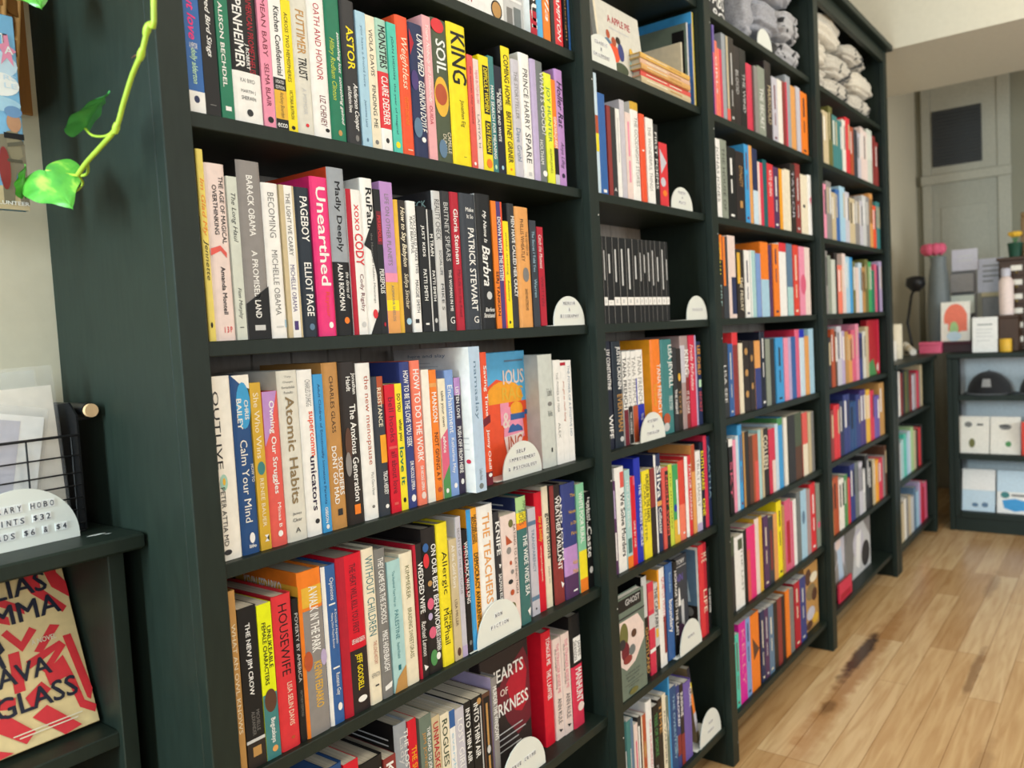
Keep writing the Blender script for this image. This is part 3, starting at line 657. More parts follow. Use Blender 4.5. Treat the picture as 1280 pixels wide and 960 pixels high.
0.1702 0.1821 0.226 0.032 0.162 h black black|POVERTY BY AMERICA;silver;.1-.58;.5;.5;;MATTHEW DESMOND;grey;.64-.82;.5;.35
0.1831 0.2293 0.263 0.032 0.162 h orange orange|R;gold;0-1;.1-.22;R;taupe;0-1;.24-1;A WALK IN THE PARK;white;.1-.5;.6;.36;b;KEVIN FEDARKO;gold;.56-.84;.6;.32;b;E;lilac;.75-1;.5-.6;E;rust;.05-.4;.48-.6;R;orange;0-.12;0-1
0.2303 0.2597 0.260 0.032 0.162 h denim denim|R;white;0-.22;0-1;Opinions;white;.08-.22;.6;.35;;R;white;.35-.8;.24-.25;A Decade of Arguments;white;.28-.5;.75;.18;;Making Other Peoples Business;white;.3-.52;.5;.18;;R;white;.35-.8;.64-.65;Roxane Gay;white;.68-.82;.6;.35;;E;white;.5-.8;.87-.92
0.2607 0.3161 0.266 0.032 0.162 h scarlet scarlet|THE HEAT WILL KILL YOU FIRST;maroon;.06-.5;.6;.24;b;R;crimson;0-.3;0-1;R;blackbrown;.3-1;.6-1;JEFF GOODELL;yellow;.63-.86;.62;.28;b;E;white;.5-.85;.9-.94;LIFE AND DEATH;white;.53-.56;.65;.5;ub
0.3172 0.3440 0.267 0.032 0.162 h cream cream|WITHOUT CHILDREN;teal;.05-.56;.5;.62;;THE LONG HISTORY;rust;.6-.75;.6;.3;;HEFFINGTON;grey;.8-.83;.5;.7;u;R;charcoal;.4-.7;.88-.89
0.3447 0.3700 0.260 0.032 0.162 h grey grey|THEY CAME FOR THE SCHOOLS;white;.06-.5;.5;.5;b;MIKE HIXENBAUGH;white;.55-.82;.5;.5;b;P;white;.2,.92 .9,.9 .8,.94 .2,.95
0.3716 0.4024 0.232 0.032 0.140 p aqua aqua|The Hundred Years War on;teal;.08-.35;.45;.2;;PALESTINE;teal;.38-.6;.5;.3;;Rashid Khalidi;teal;.63-.75;.5;.2;;R;teal;.4-.6;.8-.84;P;tan;0,1 .3,.9 1,.82 1,1
0.4036 0.4356 0.238 0.032 0.162 h cream cream|KIMMERER;olive;.1-.35;.5;.3;;BRAIDING SWEETGRASS;olive;.42-.8;.5;.3
0.4383 0.4608 0.246 0.032 0.162 h blackbrown crimson|R;crimson;0-.2;0-1;WEDDED WIFE;white;.14-.52;.65;.55;b;Rachael Lennon;white;.58-.84;.65;.5;i;P;white;.4,.9 .9,.93 .5,.95
0.4614 0.4990 0.269 0.032 0.162 h floralblack floralblack|ON OUR BEST BEHAVIOR;white;.12-.72;.75;.35;b;ELISE LOEHNEN;white;.72-.86;.75;.3;b;E;red;0-.4;.17-.27;E;denim;0-.4;.1-.16;E;rose;.1-.55;.48-.56;E;rose;.1-.6;.68-.76;E;leaf;.1-.6;.84-.95;E;lilac;.1-.4;.58-.63;E;tan;.2-.5;.36-.4;E;white;.5-.8;.87-.92
0.5004 0.5317 0.270 0.032 0.162 h lemon lemon|Allergic;black;.2-.5;.5;.55;;Theresa;black;.62-.75;.8;.3;;MacPhail;black;.6-.85;.45;.45
0.5331 0.5536 0.233 0.032 0.140 p sand sand|All the Gold Stars;white;.05-.4;.5;.45;;LISA MILLER;brown;.5-.72;.5;.35;;E;brown;.3-.8;.9-.97
0.5542 0.5683 0.272 0.032 0.140 p lavgrey lavgrey|SECRETS OF THE OCTOPUS;grey;.08-.55;.5;.45;;R;lilac;0-1;.92-1
0.5693 0.5877 0.241 0.032 0.162 h black black|WHEN CRACK WAS KING;white;.1-.6;.6;.55;b;A PEOPLES HISTORY;crimson;.12-.55;.3;.3;b;E;grey;.3-.7;.9-.94
0.5883 0.6199 0.277 0.032 0.162 h goldorange goldorange|R;azure;0-.35;0-1;HEATHER COX;black;.05-.25;.75;.25;b;RICHARDSON;black;.06-.25;.5;.25;b;DEMOCRACY AWAKENING;black;.32-.85;.65;.4;b
0.6205 0.6689 0.276 0.032 0.162 h white white|THE TEACHERS;apricot;.06-.72;.5;.45;b;A Year Inside;grey;.74-.8;.5;.5;u
0.6695 0.6889 0.255 0.032 0.162 h charcoal charcoal|KNIFE;white;.08-.35;.6;.7;b;P;white;.5,.42 .9,.43 .6,.46;SALMAN RUSHDIE;white;.5-.8;.6;.5;b
0.6902 0.7427 0.242 0.032 0.140 p blush blush|E;olive;.5-.8;.05-.12;P;rust;.3,.17 .7,.25 .3,.26;E;taupe;.3-.6;.28-.34;E;rust;.45-.6;.4-.44;E;taupe;.5-.7;.48-.52;E;charcoal;.3-.6;.56-.6;E;rust;.4-.65;.65-.7;E;olive;.3-.7;.76-.85;E;brown;.6-.9;.9-.94;EATING TO EXTINCTION;brown;.1-.7;.85;.15
0.7441 0.7818 0.272 0.032 0.162 h tealgreen tealgreen|R;leafpale;0-1;0-.12;R;lemon;0-1;.12-.2;R;orange;0-1;.2-.25;SIDES;moss;.1-.22;.45;.4;;HAMPTON;moss;.04-.2;.8;.3;;THE WIDE WIDE SEA;white;.3-.78;.7;.4;b;P;white;.6,.9 .9,.88 .8,.95
0.8020 0.8300 0.236 0.045 0.140 p lavgrey lavgrey|R;steel;0-1;.12-.16;TRANSPARENCY;steel;.2-.6;.55;.35;;R;steel;0-1;.82-.86;E;charcoal;.4-.6;.93-.95
0.8314 0.8598 0.265 0.046 0.162 h scarlet scarlet|Say it boldly;gold;.2-.42;.55;.55;bi;unapologetic;cream;.45-.75;.5;.3
0.8619 0.8857 0.273 0.047 0.162 h cream cream|generations;charcoal;.22-.6;.6;.7;b;jean m;grey;.66-.8;.5;.35
0.8863 0.9271 0.271 0.042 0.162 h blackbrown blackbrown|R;rosewood;0-.3;0-1;R;rosewood;0-1;.65-1;WEATHER VAILLANT;white;.1-.72;.6;.4;b;AND JOHN;white;.1-.65;.9;.25;b;P;white;.6,.82 .9,.85 .7,.88
0.9277 0.9855 0.266 0.040 0.162 h indigo indigo|R;orchid;0-1;.55-.8;R;plum;0-1;.8-1;The;gold;.1-.13;.75;.35;u;House;gold;.24-.27;.7;.5;u;Is On;gold;.34-.37;.75;.4;u;Fire;gold;.43-.46;.75;.4;u;Adam;gold;.68-.72;.75;.4;u;Mint;gold;.76-.8;.75;.4;u;R;white;.5-.8;.94-.955
0.9880 1.0209 0.256 0.040 0.140 p mintgreen mintgreen|WHITE POOR RURAL;white;.08-.55;.55;.5;b;R;lemon;0-1;.62-.88;R;orange;0-1;.88-1
1.0224 1.0475 0.231 0.040 0.140 p black black|Isabel;white;.06-.3;.7;.4;b;Wilkerson;white;.1-.4;.35;.3;b;Caste;white;.36-.68;.55;.8;b;E;silver;.3-.9;.78-.85
@1 5
0.2228 0.2559 0.248 0.045 0.162 h marine marine|
0.2580 0.2895 0.239 0.045 0.140 p scarlet scarlet|TRUE;white;.1-.3;.5;.5;b
0.2904 0.3450 0.222 0.045 0.162 h black black|T;white;.1-.2;.7;.4;b
0.3463 0.3752 0.208 0.045 0.140 p rosewood rosewood|K;white;.05-.15;.5;.6;b
0.3758 0.4078 0.255 0.045 0.162 h steelgrey black|Lady;silver;.1-.3;.5;.5;;THE LOST KILLER;white;.06-.6;.85;.3;b
0.4084 0.4299 0.250 0.045 0.140 p scarlet scarlet|THE SUN DOES;goldorange;.2-.6;.6;.6;b
0.4380 0.4695 0.243 0.045 0.140 p slategreen slategreen|THE ROAD TO JONESTOWN;white;.1-.6;.7;.35;b;JIM JONES AND;tan;.12-.6;.35;.3;b
0.4701 0.4912 0.231 0.045 0.140 p sand sand|UNMASKED;crimson;.05-.5;.5;.65;b
0.4933 0.5173 0.226 0.045 0.140 p cream cream|ROGUES;moss;.05-.45;.5;.6;b;PATRICK;rust;.55-.8;.5;.4;b
0.5184 0.5340 0.224 0.045 0.140 p white white|R;denim;0-1;0-.15;everybody;lightblue;.2-.7;.5;.6
0.5346 0.5601 0.220 0.045 0.140 p lavgrey lavgrey|LOST GIRLS;white;.1-.6;.55;.55
0.5615 0.5821 0.222 0.045 0.140 p black black|INTO THIN AIR;white;.06-.55;.5;.6;b
0.5842 0.6166 0.221 0.045 0.140 p black black|INTO THIN AIR;white;.05-.55;.4;.45;b;E;tan;.5-.9;.02-.08;R;silver;.75-.85;.1-1
0.6172 0.6413 0.216 0.045 0.140 p brown brown|R;black;.15-.9;.04-.96;R;tan;.4-.65;.1-.5;E;silver;.3-.75;.5-.58;R;tan;.4-.65;.6-.9
0.6491 0.6667 0.237 0.045 0.162 h taupe lilac|MURDER THE WINDOWS;white;.08-.55;.5;.7;b;R;orchid;0-.6;.85-1
0.8515 0.8886 0.262 0.062 0.153 h scarlet scarlet|TONGUE ME;white;.06-.3;.6;.4;b;THE L LAWYER;white;.34-.6;.55;.45;b
0.8892 0.9202 0.235 0.060 0.140 p blush blush|THE STRANGER BESIDE ME;rose;.06-.55;.6;.35;;the stranger shocking;charcoal;.1-.5;.3;.25;;ANN RULE;charcoal;.6-.85;.55;.5;;P;charcoal;.3,.9 .8,.92 .5,.94
0.9208 0.9532 0.237 0.058 0.140 p blush blush|THE STRANGER BESIDE ME;rose;.06-.55;.6;.35;;the shocking inside;charcoal;.1-.5;.3;.25;;ANN RULE;charcoal;.6-.85;.55;.5;;P;charcoal;.3,.9 .8,.92 .5,.94
0.9539 1.0010 0.268 0.055 0.160 h black black|R;white;.25-.95;.2-.42;JAMES;black;.24-.38;.72;.28;;SWANSON;black;.23-.4;.4;.28;;R;rosered;0-1;.45-1;MANHUNT;white;.48-.78;.6;.55;b;E;blush;.4-.95;.79-.87
@2 1
1.1390 1.1520 0.287 0.030 0.140 p iceblue iceblue|R;rust;0-1;.35-.5;R;lemon;0-1;.5-.65
1.1526 1.1906 0.243 0.030 0.162 h blue blue|R;white;.3-.7;.95-.98
1.1933 1.2116 0.220 0.030 0.140 p rosewood rosewood|
1.2124 1.2347 0.220 0.030 0.140 p charcoal charcoal|A;white;.9-.94;.5;.6;u
1.2375 1.2573 0.220 0.030 0.140 p white white|R;silver;.4-.6;.1-.6
1.2593 1.2828 0.246 0.030 0.140 p lavgrey lavgrey|
1.2849 1.3148 0.220 0.030 0.140 p blush blush|R;pink;.4-.7;.1-.5;R;pink;.4-.7;.55-.8
1.3165 1.3590 0.253 0.030 0.162 h white white|R;mustard;0-1;0-.08;THE GOODNIGHT STORIES;grey;.15-.85;.6;.4
1.3643 1.3933 0.230 0.030 0.162 h orangered orangered|R;white;.3-.6;.4-.42
1.3955 1.4368 0.226 0.030 0.140 p white white|THE WONDERFUL THINGS;grey;.1-.85;.5;.4
1.4387 1.4641 0.216 0.030 0.140 p black black|FIRST POEMS;white;.1-.8;.5;.5
1.4665 1.5158 0.170 0.030 0.140 p red red|P;lavgrey;.1,.1 .9,.3 .2,.5;E;lavgrey;.1-.7;.55-.7;E;orange;.3-.8;.75-.85
@2 2
@2 3
1.1540 1.1840 0.271 0.044 0.162 h navyblack navyblack|LIV CONSTANTINE;white;.08-.45;.5;.6;b;WIFE;white;.68-.9;.5;.7;b
1.1864 1.2353 0.269 0.044 0.162 h inkblue inkblue|JUSTIN CRONIN;white;.05-.45;.65;.5;b;EVERYMAN;tan;.5-.85;.65;.5;b;E;silver;.5-.9;.9-.95
1.2378 1.2583 0.241 0.044 0.140 p white white|TANA FRENCH;black;.06-.6;.5;.8;b;R;maroon;0-1;.62-1
1.2605 1.2814 0.239 0.044 0.140 p white white|TANA FRENCH;grey;.06-.6;.5;.7;;R;black;0-1;.6-1;THE LIKENESS;white;.66-.9;.5;.5
1.2839 1.3100 0.238 0.044 0.140 p white white|TANA FRENCH;grey;.06-.6;.5;.7;;R;rust;0-1;.6-1;R;royal;.8-1;.3-.6
1.3106 1.3452 0.240 0.044 0.140 p white white|TANA FRENCH;grey;.06-.6;.5;.6;;R;royal;0-1;.6-1;THE;white;.7-.78;.6;.4
1.3676 1.4239 0.264 0.030 0.162 h orange goldorange|TANA FRENCH;white;.25-.75;.75;.4;;The Hunter;gold;.45-.68;.3;.35
1.4542 1.5225 0.263 0.044 0.162 h bluegreen bluegreen|LISA JEWELL;white;.06-.52;.75;.45;b;TRUE STORY;white;.6-.76;.7;.3;;E;rust;.0-.6;.78-.9;E;silver;.0-.5;.88-.97
1.5231 1.5477 0.238 0.044 0.140 p charcoal charcoal|THE NIGHT;white;.5-.8;.6;.6;b
1.5488 1.5760 0.234 0.044 0.140 p brownblack brownblack|E;gold;.2-.8;.3-.4;TOYS;tan;.5-.8;.5;.5
1.5776 1.6293 0.269 0.044 0.162 h rosegrey rosegrey|R;lavgrey;0-.5;.1-.5;KING;white;.15-.42;.7;.5;b;R;rosewood;.5-1;.45-1;IT IS DARK;white;.6-.85;.7;.35
1.6304 1.6704 0.269 0.044 0.140 p rosered rosered|Freida McFadden;white;.1-.6;.5;.5;i
1.6710 1.6811 0.268 0.044 0.140 p lilac lilac|
1.6822 1.7155 0.249 0.044 0.162 h navy navy|LEE CHILD;goldorange;.05-.4;.5;.6;b;R;mint;.3-.8;.46-.55;SECRET;coral;.6-.85;.5;.5
@2 4
1.1456 1.1607 0.235 0.036 0.140 p plum plum|R;lilac;.3-.7;.1-.4;R;white;.3-.7;.55-.85
1.1615 1.2073 0.266 0.036 0.162 h white white|R;coral;.5-1;.05-.2;We Solve Murders;black;.25-.86;.68;.45;b
1.2079 1.2342 0.253 0.036 0.140 p aqua aqua|THE LAST DEVIL;white;.1-.6;.5;.4;;R;tealgreen;.2-.9;.7-.85;R;orange;0-1;.88-1
1.2348 1.2587 0.231 0.036 0.140 p scarlet scarlet|ONE BY ONE;white;.5-.8;.6;.4;;R;rose;.6-1;0-.1
1.2600 1.2950 0.275 0.036 0.162 h royal royal|THE WINNERS CIRCLE;white;.25-.85;.75;.4;b
1.2973 1.3393 0.235 0.036 0.140 p lemon lemon|MURDER IN THE FAMILY;black;.05-.6;.7;.4;b;CARA HUNTER;olive;.15-.8;.3;.3
1.3416 1.3699 0.235 0.036 0.140 p blackbrown blackbrown|R;rosewood;0-1;0-.45
1.3708 1.4089 0.268 0.036 0.162 h navy navy|R;white;0-.18;0-1;Silva;white;.12-.45;.6;.65;b;Collector;white;.55-.82;.6;.5;b;R;apricot;.2-1;.48-.53
1.4103 1.4490 0.225 0.036 0.140 p coral coral|R;brownblack;.5-1;.05-1;NIGHT SWIM;coral;.1-.85;.75;.35;b
1.4500 1.4735 0.228 0.036 0.140 p lime lime|the thursday;black;.1-.8;.5;.4
1.4750 1.5097 0.223 0.036 0.140 p kelly kelly|R;gold;0-1;.7-1;R;white;.6-.9;.2-.9;E;royal;.1-.6;.5-.6
1.5144 1.5527 0.228 0.036 0.162 h tomato tomato|R;salmon;0-1;.55-1;E;white;.4-.7;.9-.93
1.5570 1.6003 0.235 0.036 0.162 h red red|R;white;0-.35;0-1;TAYLOR HANNAH;white;.1-.8;.7;.35
1.6014 1.6235 0.262 0.036 0.140 p apricot apricot|R;rust;0-1;0-.3
1.6274 1.6613 0.239 0.036 0.140 p white white|TRULY MADLY;grey;.1-.7;.5;.5;;R;lilac;0-1;.9-1
1.6619 1.6896 0.261 0.036 0.162 h navyblack navyblack|RUTH WARE;lemon;.1-.55;.5;.7;b;ONE;lemon;.65-.85;.5;.7;b
1.6902 1.7124 0.277 0.036 0.162 h rosered rosered|
1.7130 1.7365 0.273 0.036 0.162 h navy navy|AGATHA;lightblue;.1-.7;.5;.5
@2 5
1.2798 1.3074 0.276 0.040 0.162 h black black|R;silver;0-1;0-.4;GHOSTLAND;tan;.5-.95;.6;.6;b
1.3097 1.3416 0.251 0.040 0.140 p rosered rosered|R;coral;0-1;.1-.3;R;silver;0-1;.35-.5;R;white;0-1;.72-.76
1.3425 1.3656 0.241 0.040 0.140 p silver silver|THE CAPTAIN;black;.05-.5;.5;.8;b;R;gold;.2-.8;.52-.62;R;black;0-1;.72-1
1.3662 1.4106 0.273 0.040 0.162 h white goldorange|R;goldorange;0-.2;0-.4;QUIETLY HOSTILE;rosered;.1-.55;.7;.4;;R;rosewood;.6-1;.5-.88
1.4135 1.4600 0.272 0.040 0.162 h denim denim|Bourdain;lightblue;.1-.3;.6;.3;;boundary;white;.38-.72;.5;.6;b
1.4611 1.4883 0.267 0.040 0.162 h black black|HOMAGE TO THE LAST;white;.1-.8;.5;.5;b
1.6241 1.6773 0.278 0.035 0.162 h red red|R;crimson;.55-1;0-1;M E;cream;.1-.2;.6;.6;;LIFE;cream;.5-.75;.6;.4
1.7005 1.7197 0.253 0.045 0.162 h black black|THE BASTARD;white;.5-.8;.5;.6;b
@2 6
1.1423 1.1556 0.258 0.035 0.140 p tealdeep tealdeep|R;silver;.4-.7;.3-.6
1.1562 1.1894 0.253 0.035 0.140 p bluegreen bluegreen|R;silver;.5-.65;.3-.6;R;steel;.6-1;0-1
1.1928 1.2140 0.230 0.035 0.140 p blush blush|R;rose;.4-.7;.2-.6
1.2146 1.2311 0.241 0.035 0.140 p charcoal charcoal|R;white;.1-.6;.1-.9
1.2328 1.2578 0.236 0.035 0.140 p rust rust|R;cream;0-.25;0-1;E;tan;.4-.9;.3-.5;E;tan;.4-.9;.6-.8
1.2628 1.2952 0.261 0.035 0.162 h white white|ONE HUNDRED;rose;.2-.7;.6;.35
1.2975 1.3256 0.235 0.035 0.140 p black black|TREE OF SMOKE;leaf;.1-.6;.6;.6;b;JOHNSON;silver;.7-.9;.5;.5
1.3265 1.3504 0.242 0.035 0.140 p brownblack brownblack|TIME;tan;.05-.4;.6;.6;b
1.3518 1.3731 0.247 0.035 0.140 p cream cream|FIX VAMPIRE;charcoal;.2-.8;.6;.4
1.3746 1.3894 0.232 0.035 0.140 p slategreen slategreen|A;white;.2-.5;.5;.5
1.3900 1.3983 0.283 0.035 0.180 p azure azure|
1.3989 1.4361 0.246 0.035 0.140 p marine marine|THE OVERSTORY;lightblue;.1-.85;.6;.3;;POWERS;lightblue;.6-.8;.85;.3
1.4371 1.4577 0.238 0.035 0.140 p indigo indigo|UNLOCKED;white;.1-.5;.6;.6;b;R;rosewood;0-1;.6-.85
1.4597 1.4812 0.234 0.035 0.140 p blackbrown blackbrown|SUNSHINE;white;.1-.4;.5;.7;b;R;rosewood;0-1;.62-1
1.4818 1.5342 0.227 0.035 0.162 h violet violet|CLARKE;white;.1-.35;.85;.3
@3 0
1.8605 1.8745 0.275 0.030 0.140 p violet violet|R;rose;0-1;.3-1
1.8757 1.8930 0.231 0.030 0.140 p salmon salmon|GIRLS;white;.2-.7;.5;.6
1.8936 1.9274 0.213 0.030 0.140 p rosered rosered|R;salmon;0-.4;0-1
1.9287 1.9574 0.268 0.030 0.140 p steelgrey steelgrey|
1.9587 1.9847 0.268 0.030 0.140 p slate slate|R;sand;.3-.8;0-1;R;coral;0-1;.85-1
1.9854 2.0265 0.271 0.030 0.140 p brownblack brownblack|
2.0271 2.0742 0.254 0.030 0.140 p blackbrown blackbrown|BLOOD;silver;.3-.6;.5;.5
2.0756 2.1283 0.256 0.030 0.140 p black black|THE WIND;silver;.3-.8;.6;.4
2.1347 2.1959 0.222 0.030 0.162 h rosered rosered|R;maroon;.7-1;0-1
2.2033 2.2348 0.228 0.030 0.140 p taupe taupe|
2.2363 2.3028 0.236 0.030 0.140 p greygreen greygreen|THE SECRET;white;.3-.9;.5;.5
2.3091 2.3742 0.269 0.030 0.162 h blackbrown blackbrown|MARIGOLD;sand;.3-.8;.6;.5
2.3748 2.4298 0.229 0.030 0.140 p lavgrey lavgrey|
2.4315 2.4793 0.232 0.030 0.140 p ivory ivory|
2.4799 2.5178 0.235 0.030 0.140 p rosewood rosewood|
2.5184 2.5733 0.265 0.030 0.140 p steelgrey steelgrey|R;rosered;0-.3;.1-1
2.5739 2.6285 0.238 0.030 0.140 p apricot apricot|
2.6379 2.6854 0.247 0.030 0.140 p lavgrey lavgrey|
2.6902 2.7698 0.240 0.030 0.140 p orange orange|
@3 1
1.8395 1.8853 0.242 0.030 0.140 p white white|JONAS JONES;charcoal;.1-.8;.5;.5
1.8859 1.9362 0.245 0.030 0.140 p greygreen greygreen|THE HOUSE OF;black;.1-.9;.5;.4
1.9368 2.0076 0.231 0.030 0.140 p black black|
2.0089 2.0814 0.227 0.030 0.140 p blackbrown blackbrown|DYNASTY;tan;.2-.5;.6;.4;;R;tan;.4-.7;.7-.8
2.0849 2.1250 0.259 0.030 0.140 p azure azure|
2.1264 2.1534 0.261 0.030 0.140 p apricot apricot|
2.1556 2.2018 0.256 0.030 0.140 p navy navy|R;iceblue;0-1;.55-1
2.2024 2.2524 0.217 0.030 0.140 p rosered rosered|R;blush;0-.4;0-1
2.2530 2.2917 0.231 0.030 0.140 p tealdeep tealdeep|
2.2948 2.3547 0.224 0.030 0.140 p red red|KATE QUINN;white;.1-.5;.5;.5
2.3553 2.4122 0.220 0.030 0.140 p plum plum|
2.4182 2.4769 0.220 0.030 0.140 p goldorange goldorange|R;cream;.5-1;0-1
2.4786 2.5356 0.227 0.030 0.140 p cream cream|
2.5410 2.5962 0.256 0.030 0.140 p brownblack brownblack|TAYLOR;lavgrey;.1-.8;.5;.4
2.5968 2.6529 0.263 0.030 0.140 p rosewood rosewood|
2.6577 2.7411 0.230 0.030 0.140 p cream cream|R;charcoal;.3-.6;.5-.55
2.7511 2.7925 0.238 0.030 0.162 h white white|P;rose;.3,.4 .8,.35 .7,.5
@3 2
1.8324 1.8718 0.261 0.030 0.140 p brownblack brownblack|R;orange;.5-1;0-.3;ETERNAL;lemon;.1-.5;.4;.5;;FIRE;aqua;.6-.85;.4;.5
1.8731 1.9141 0.257 0.030 0.140 p slateblack slateblack|R;orange;.1-.5;0-.6
1.9154 1.9756 0.263 0.030 0.140 p blush blush|R;navy;.4-1;.5-.95
1.9843 2.0450 0.223 0.030 0.140 p brownblack brownblack|R;gold;.1-.5;.05-.5;THE FRIDAY;cream;.4-.9;.6;.4
2.0527 2.0991 0.223 0.030 0.140 p white white|
2.1028 2.1506 0.225 0.030 0.140 p aqua aqua|R;white;0-.25;0-1
2.1550 2.1989 0.217 0.030 0.140 p periwinkle periwinkle|
2.2004 2.2756 0.259 0.030 0.140 p orange orange|R;lightblue;0-1;.5-1
2.2772 2.3111 0.253 0.030 0.140 p plum plum|
2.3233 2.3842 0.259 0.030 0.140 p orange orange|
2.3859 2.4611 0.266 0.030 0.140 p white white|R;red;0-1;0-.12
2.4682 2.5312 0.267 0.030 0.140 p steel steel|R;aqua;0-1;.6-1
2.5404 2.6010 0.266 0.030 0.140 p tomato tomato|
2.6105 2.7383 0.264 0.030 0.140 p pink pink|R;blush;.5-1;0-1;E;rose;.1-.6;.4-.7
@3 3
1.8434 1.8940 0.237 0.034 0.140 p charcoal charcoal|LISA SEE;white;.3-.8;.5;.4
1.8966 1.9349 0.232 0.034 0.140 p denim denim|
1.9362 1.9822 0.267 0.034 0.162 h rosewood red|R;red;0-1;0-.15
1.9836 2.0168 0.231 0.034 0.140 p cream cream|
2.0182 2.0723 0.237 0.034 0.140 p brownblack brownblack|E;tan;.3-.8;.1-.2;E;tan;.3-.8;.4-.5;E;tan;.3-.8;.7-.8
2.0752 2.1192 0.235 0.034 0.140 p blackbrown blackbrown|E;tan;.3-.7;.2-.3;E;tan;.3-.7;.6-.7
2.1236 2.1750 0.233 0.034 0.140 p apricot apricot|R;indigo;0-1;.4-1
2.1796 2.2278 0.263 0.034 0.162 h navyblack navyblack|
2.2294 2.3134 0.235 0.034 0.140 p greygreen greygreen|R;charcoal;.5-1;0-1
2.3291 2.4083 0.236 0.034 0.140 p azure azure|
2.4170 2.4944 0.233 0.034 0.140 p pink pink|R;lilac;.6-1;0-1
2.4950 2.5478 0.234 0.034 0.140 p denim denim|
2.5497 2.5980 0.260 0.034 0.162 h rose rosered|
2.5999 2.6582 0.258 0.034 0.162 h iceblue royal|R;royal;0-1;0-.12
2.6588 2.7061 0.231 0.034 0.140 p apricot apricot|
2.7081 2.7655 0.258 0.034 0.140 p lightblue lightblue|
@3 4
1.8709 1.9032 0.242 0.034 0.140 p black black|R;white;0-1;0-.1;SKY;rose;.3-.8;.5;.6
1.9038 1.9286 0.235 0.034 0.140 p pink pink|
1.9293 1.9524 0.245 0.034 0.140 p iceblue iceblue|
1.9530 1.9870 0.278 0.034 0.162 h azure azure|
1.9876 2.0410 0.249 0.034 0.140 p brownblack brownblack|R;tan;0-.3;0-1
2.0424 2.1236 0.229 0.034 0.140 p rust rust|R;brown;0-.4;0-1;R;coral;.6-1;.4-1
2.1251 2.1526 0.240 0.034 0.140 p aqua aqua|
2.1541 2.2223 0.238 0.034 0.140 p blackbrown blackbrown|COLLEEN;cream;.1-.6;.6;.6;b;R;sand;0-.3;0-1
2.2263 2.2897 0.229 0.034 0.140 p rosered rosered|R;blush;.5-1;.5-1
2.2914 2.3232 0.240 0.034 0.140 p iceblue iceblue|
2.3249 2.3762 0.257 0.034 0.162 h azure leaf|R;leaf;0-1;0-.1
2.3849 2.4200 0.252 0.034 0.140 p ivory ivory|
2.4289 2.5846 0.254 0.034 0.140 p moss moss|R;charcoal;0-.5;0-1;R;brown;.5-1;.5-1
2.5962 2.6553 0.246 0.034 0.140 p coral coral|R;cream;0-1;.5-1
2.6633 2.7347 0.241 0.034 0.140 p sand sand|R;grey;.5-1;0-1
@3 5
1.8520 1.8884 0.247 0.036 0.140 p charcoal charcoal|R;moss;0-1;0-.25
1.8897 1.9651 0.239 0.036 0.140 p white white|R;moss;.4-.9;.05-.2;THE LAST;grey;.2-.8;.8;.2
1.9658 1.9955 0.245 0.036 0.140 p black black|
1.9961 2.0720 0.247 0.036 0.140 p hotpink hotpink|R;coral;0-.35;.3-1
2.0735 2.1442 0.261 0.036 0.162 h gold gold|R;blush;0-.45;0-1
2.1497 2.1977 0.252 0.036 0.140 p plum plum|
2.1993 2.2463 0.239 0.036 0.140 p slateblack slateblack|R;rosewood;.3-.7;.2-.8
2.2480 2.2878 0.242 0.036 0.140 p apricot apricot|
2.2895 2.3405 0.278 0.036 0.162 h yellow yellow|
2.3423 2.3649 0.253 0.036 0.140 p tan tan|
2.3666 2.4333 0.265 0.036 0.140 p rose rose|R;crimson;.3-.8;.3-.9
2.4351 2.4959 0.252 0.036 0.140 p white white|R;rose;0-.4;0-1
2.5024 2.5480 0.271 0.036 0.140 p slate slate|
2.5499 2.6183 0.268 0.036 0.140 p lightblue lightblue|E;steel;.2-.7;.3-.5
2.6189 2.6665 0.259 0.036 0.140 p rosegrey rosegrey|
2.6685 2.7379 0.274 0.036 0.162 h red red|
2.7410 2.7925 0.259 0.036 0.140 p greygreen greygreen|E;rose;.2-.9;.6-.7
@3 6
1.8650 1.8976 0.242 0.036 0.140 p turquoise turquoise|
1.8989 1.9567 0.267 0.036 0.140 p magenta magenta|KELLY;pink;.1-.8;.6;.4
1.9573 1.9969 0.265 0.036 0.140 p periwinkle periwinkle|
1.9976 2.0816 0.262 0.036 0.162 h orange orange|P;brown;.2,.3 .9,.5 .3,.6
2.0892 2.1278 0.249 0.036 0.140 p navy navy|
2.1284 2.1673 0.245 0.036 0.140 p plum plum|
2.1679 2.2158 0.243 0.036 0.140 p steel steel|
2.2164 2.2572 0.242 0.036 0.140 p brownblack brownblack|
2.2578 2.2995 0.244 0.036 0.140 p rosewood rosewood|
2.3001 2.3341 0.242 0.036 0.140 p blackbrown blackbrown|
2.3429 2.3872 0.249 0.036 0.140 p orange orange|
2.3878 2.4326 0.242 0.036 0.140 p grey grey|
2.4418 2.5046 0.249 0.036 0.140 p crimson crimson|
2.5055 2.5753 0.250 0.036 0.140 p indigo indigo|
'''
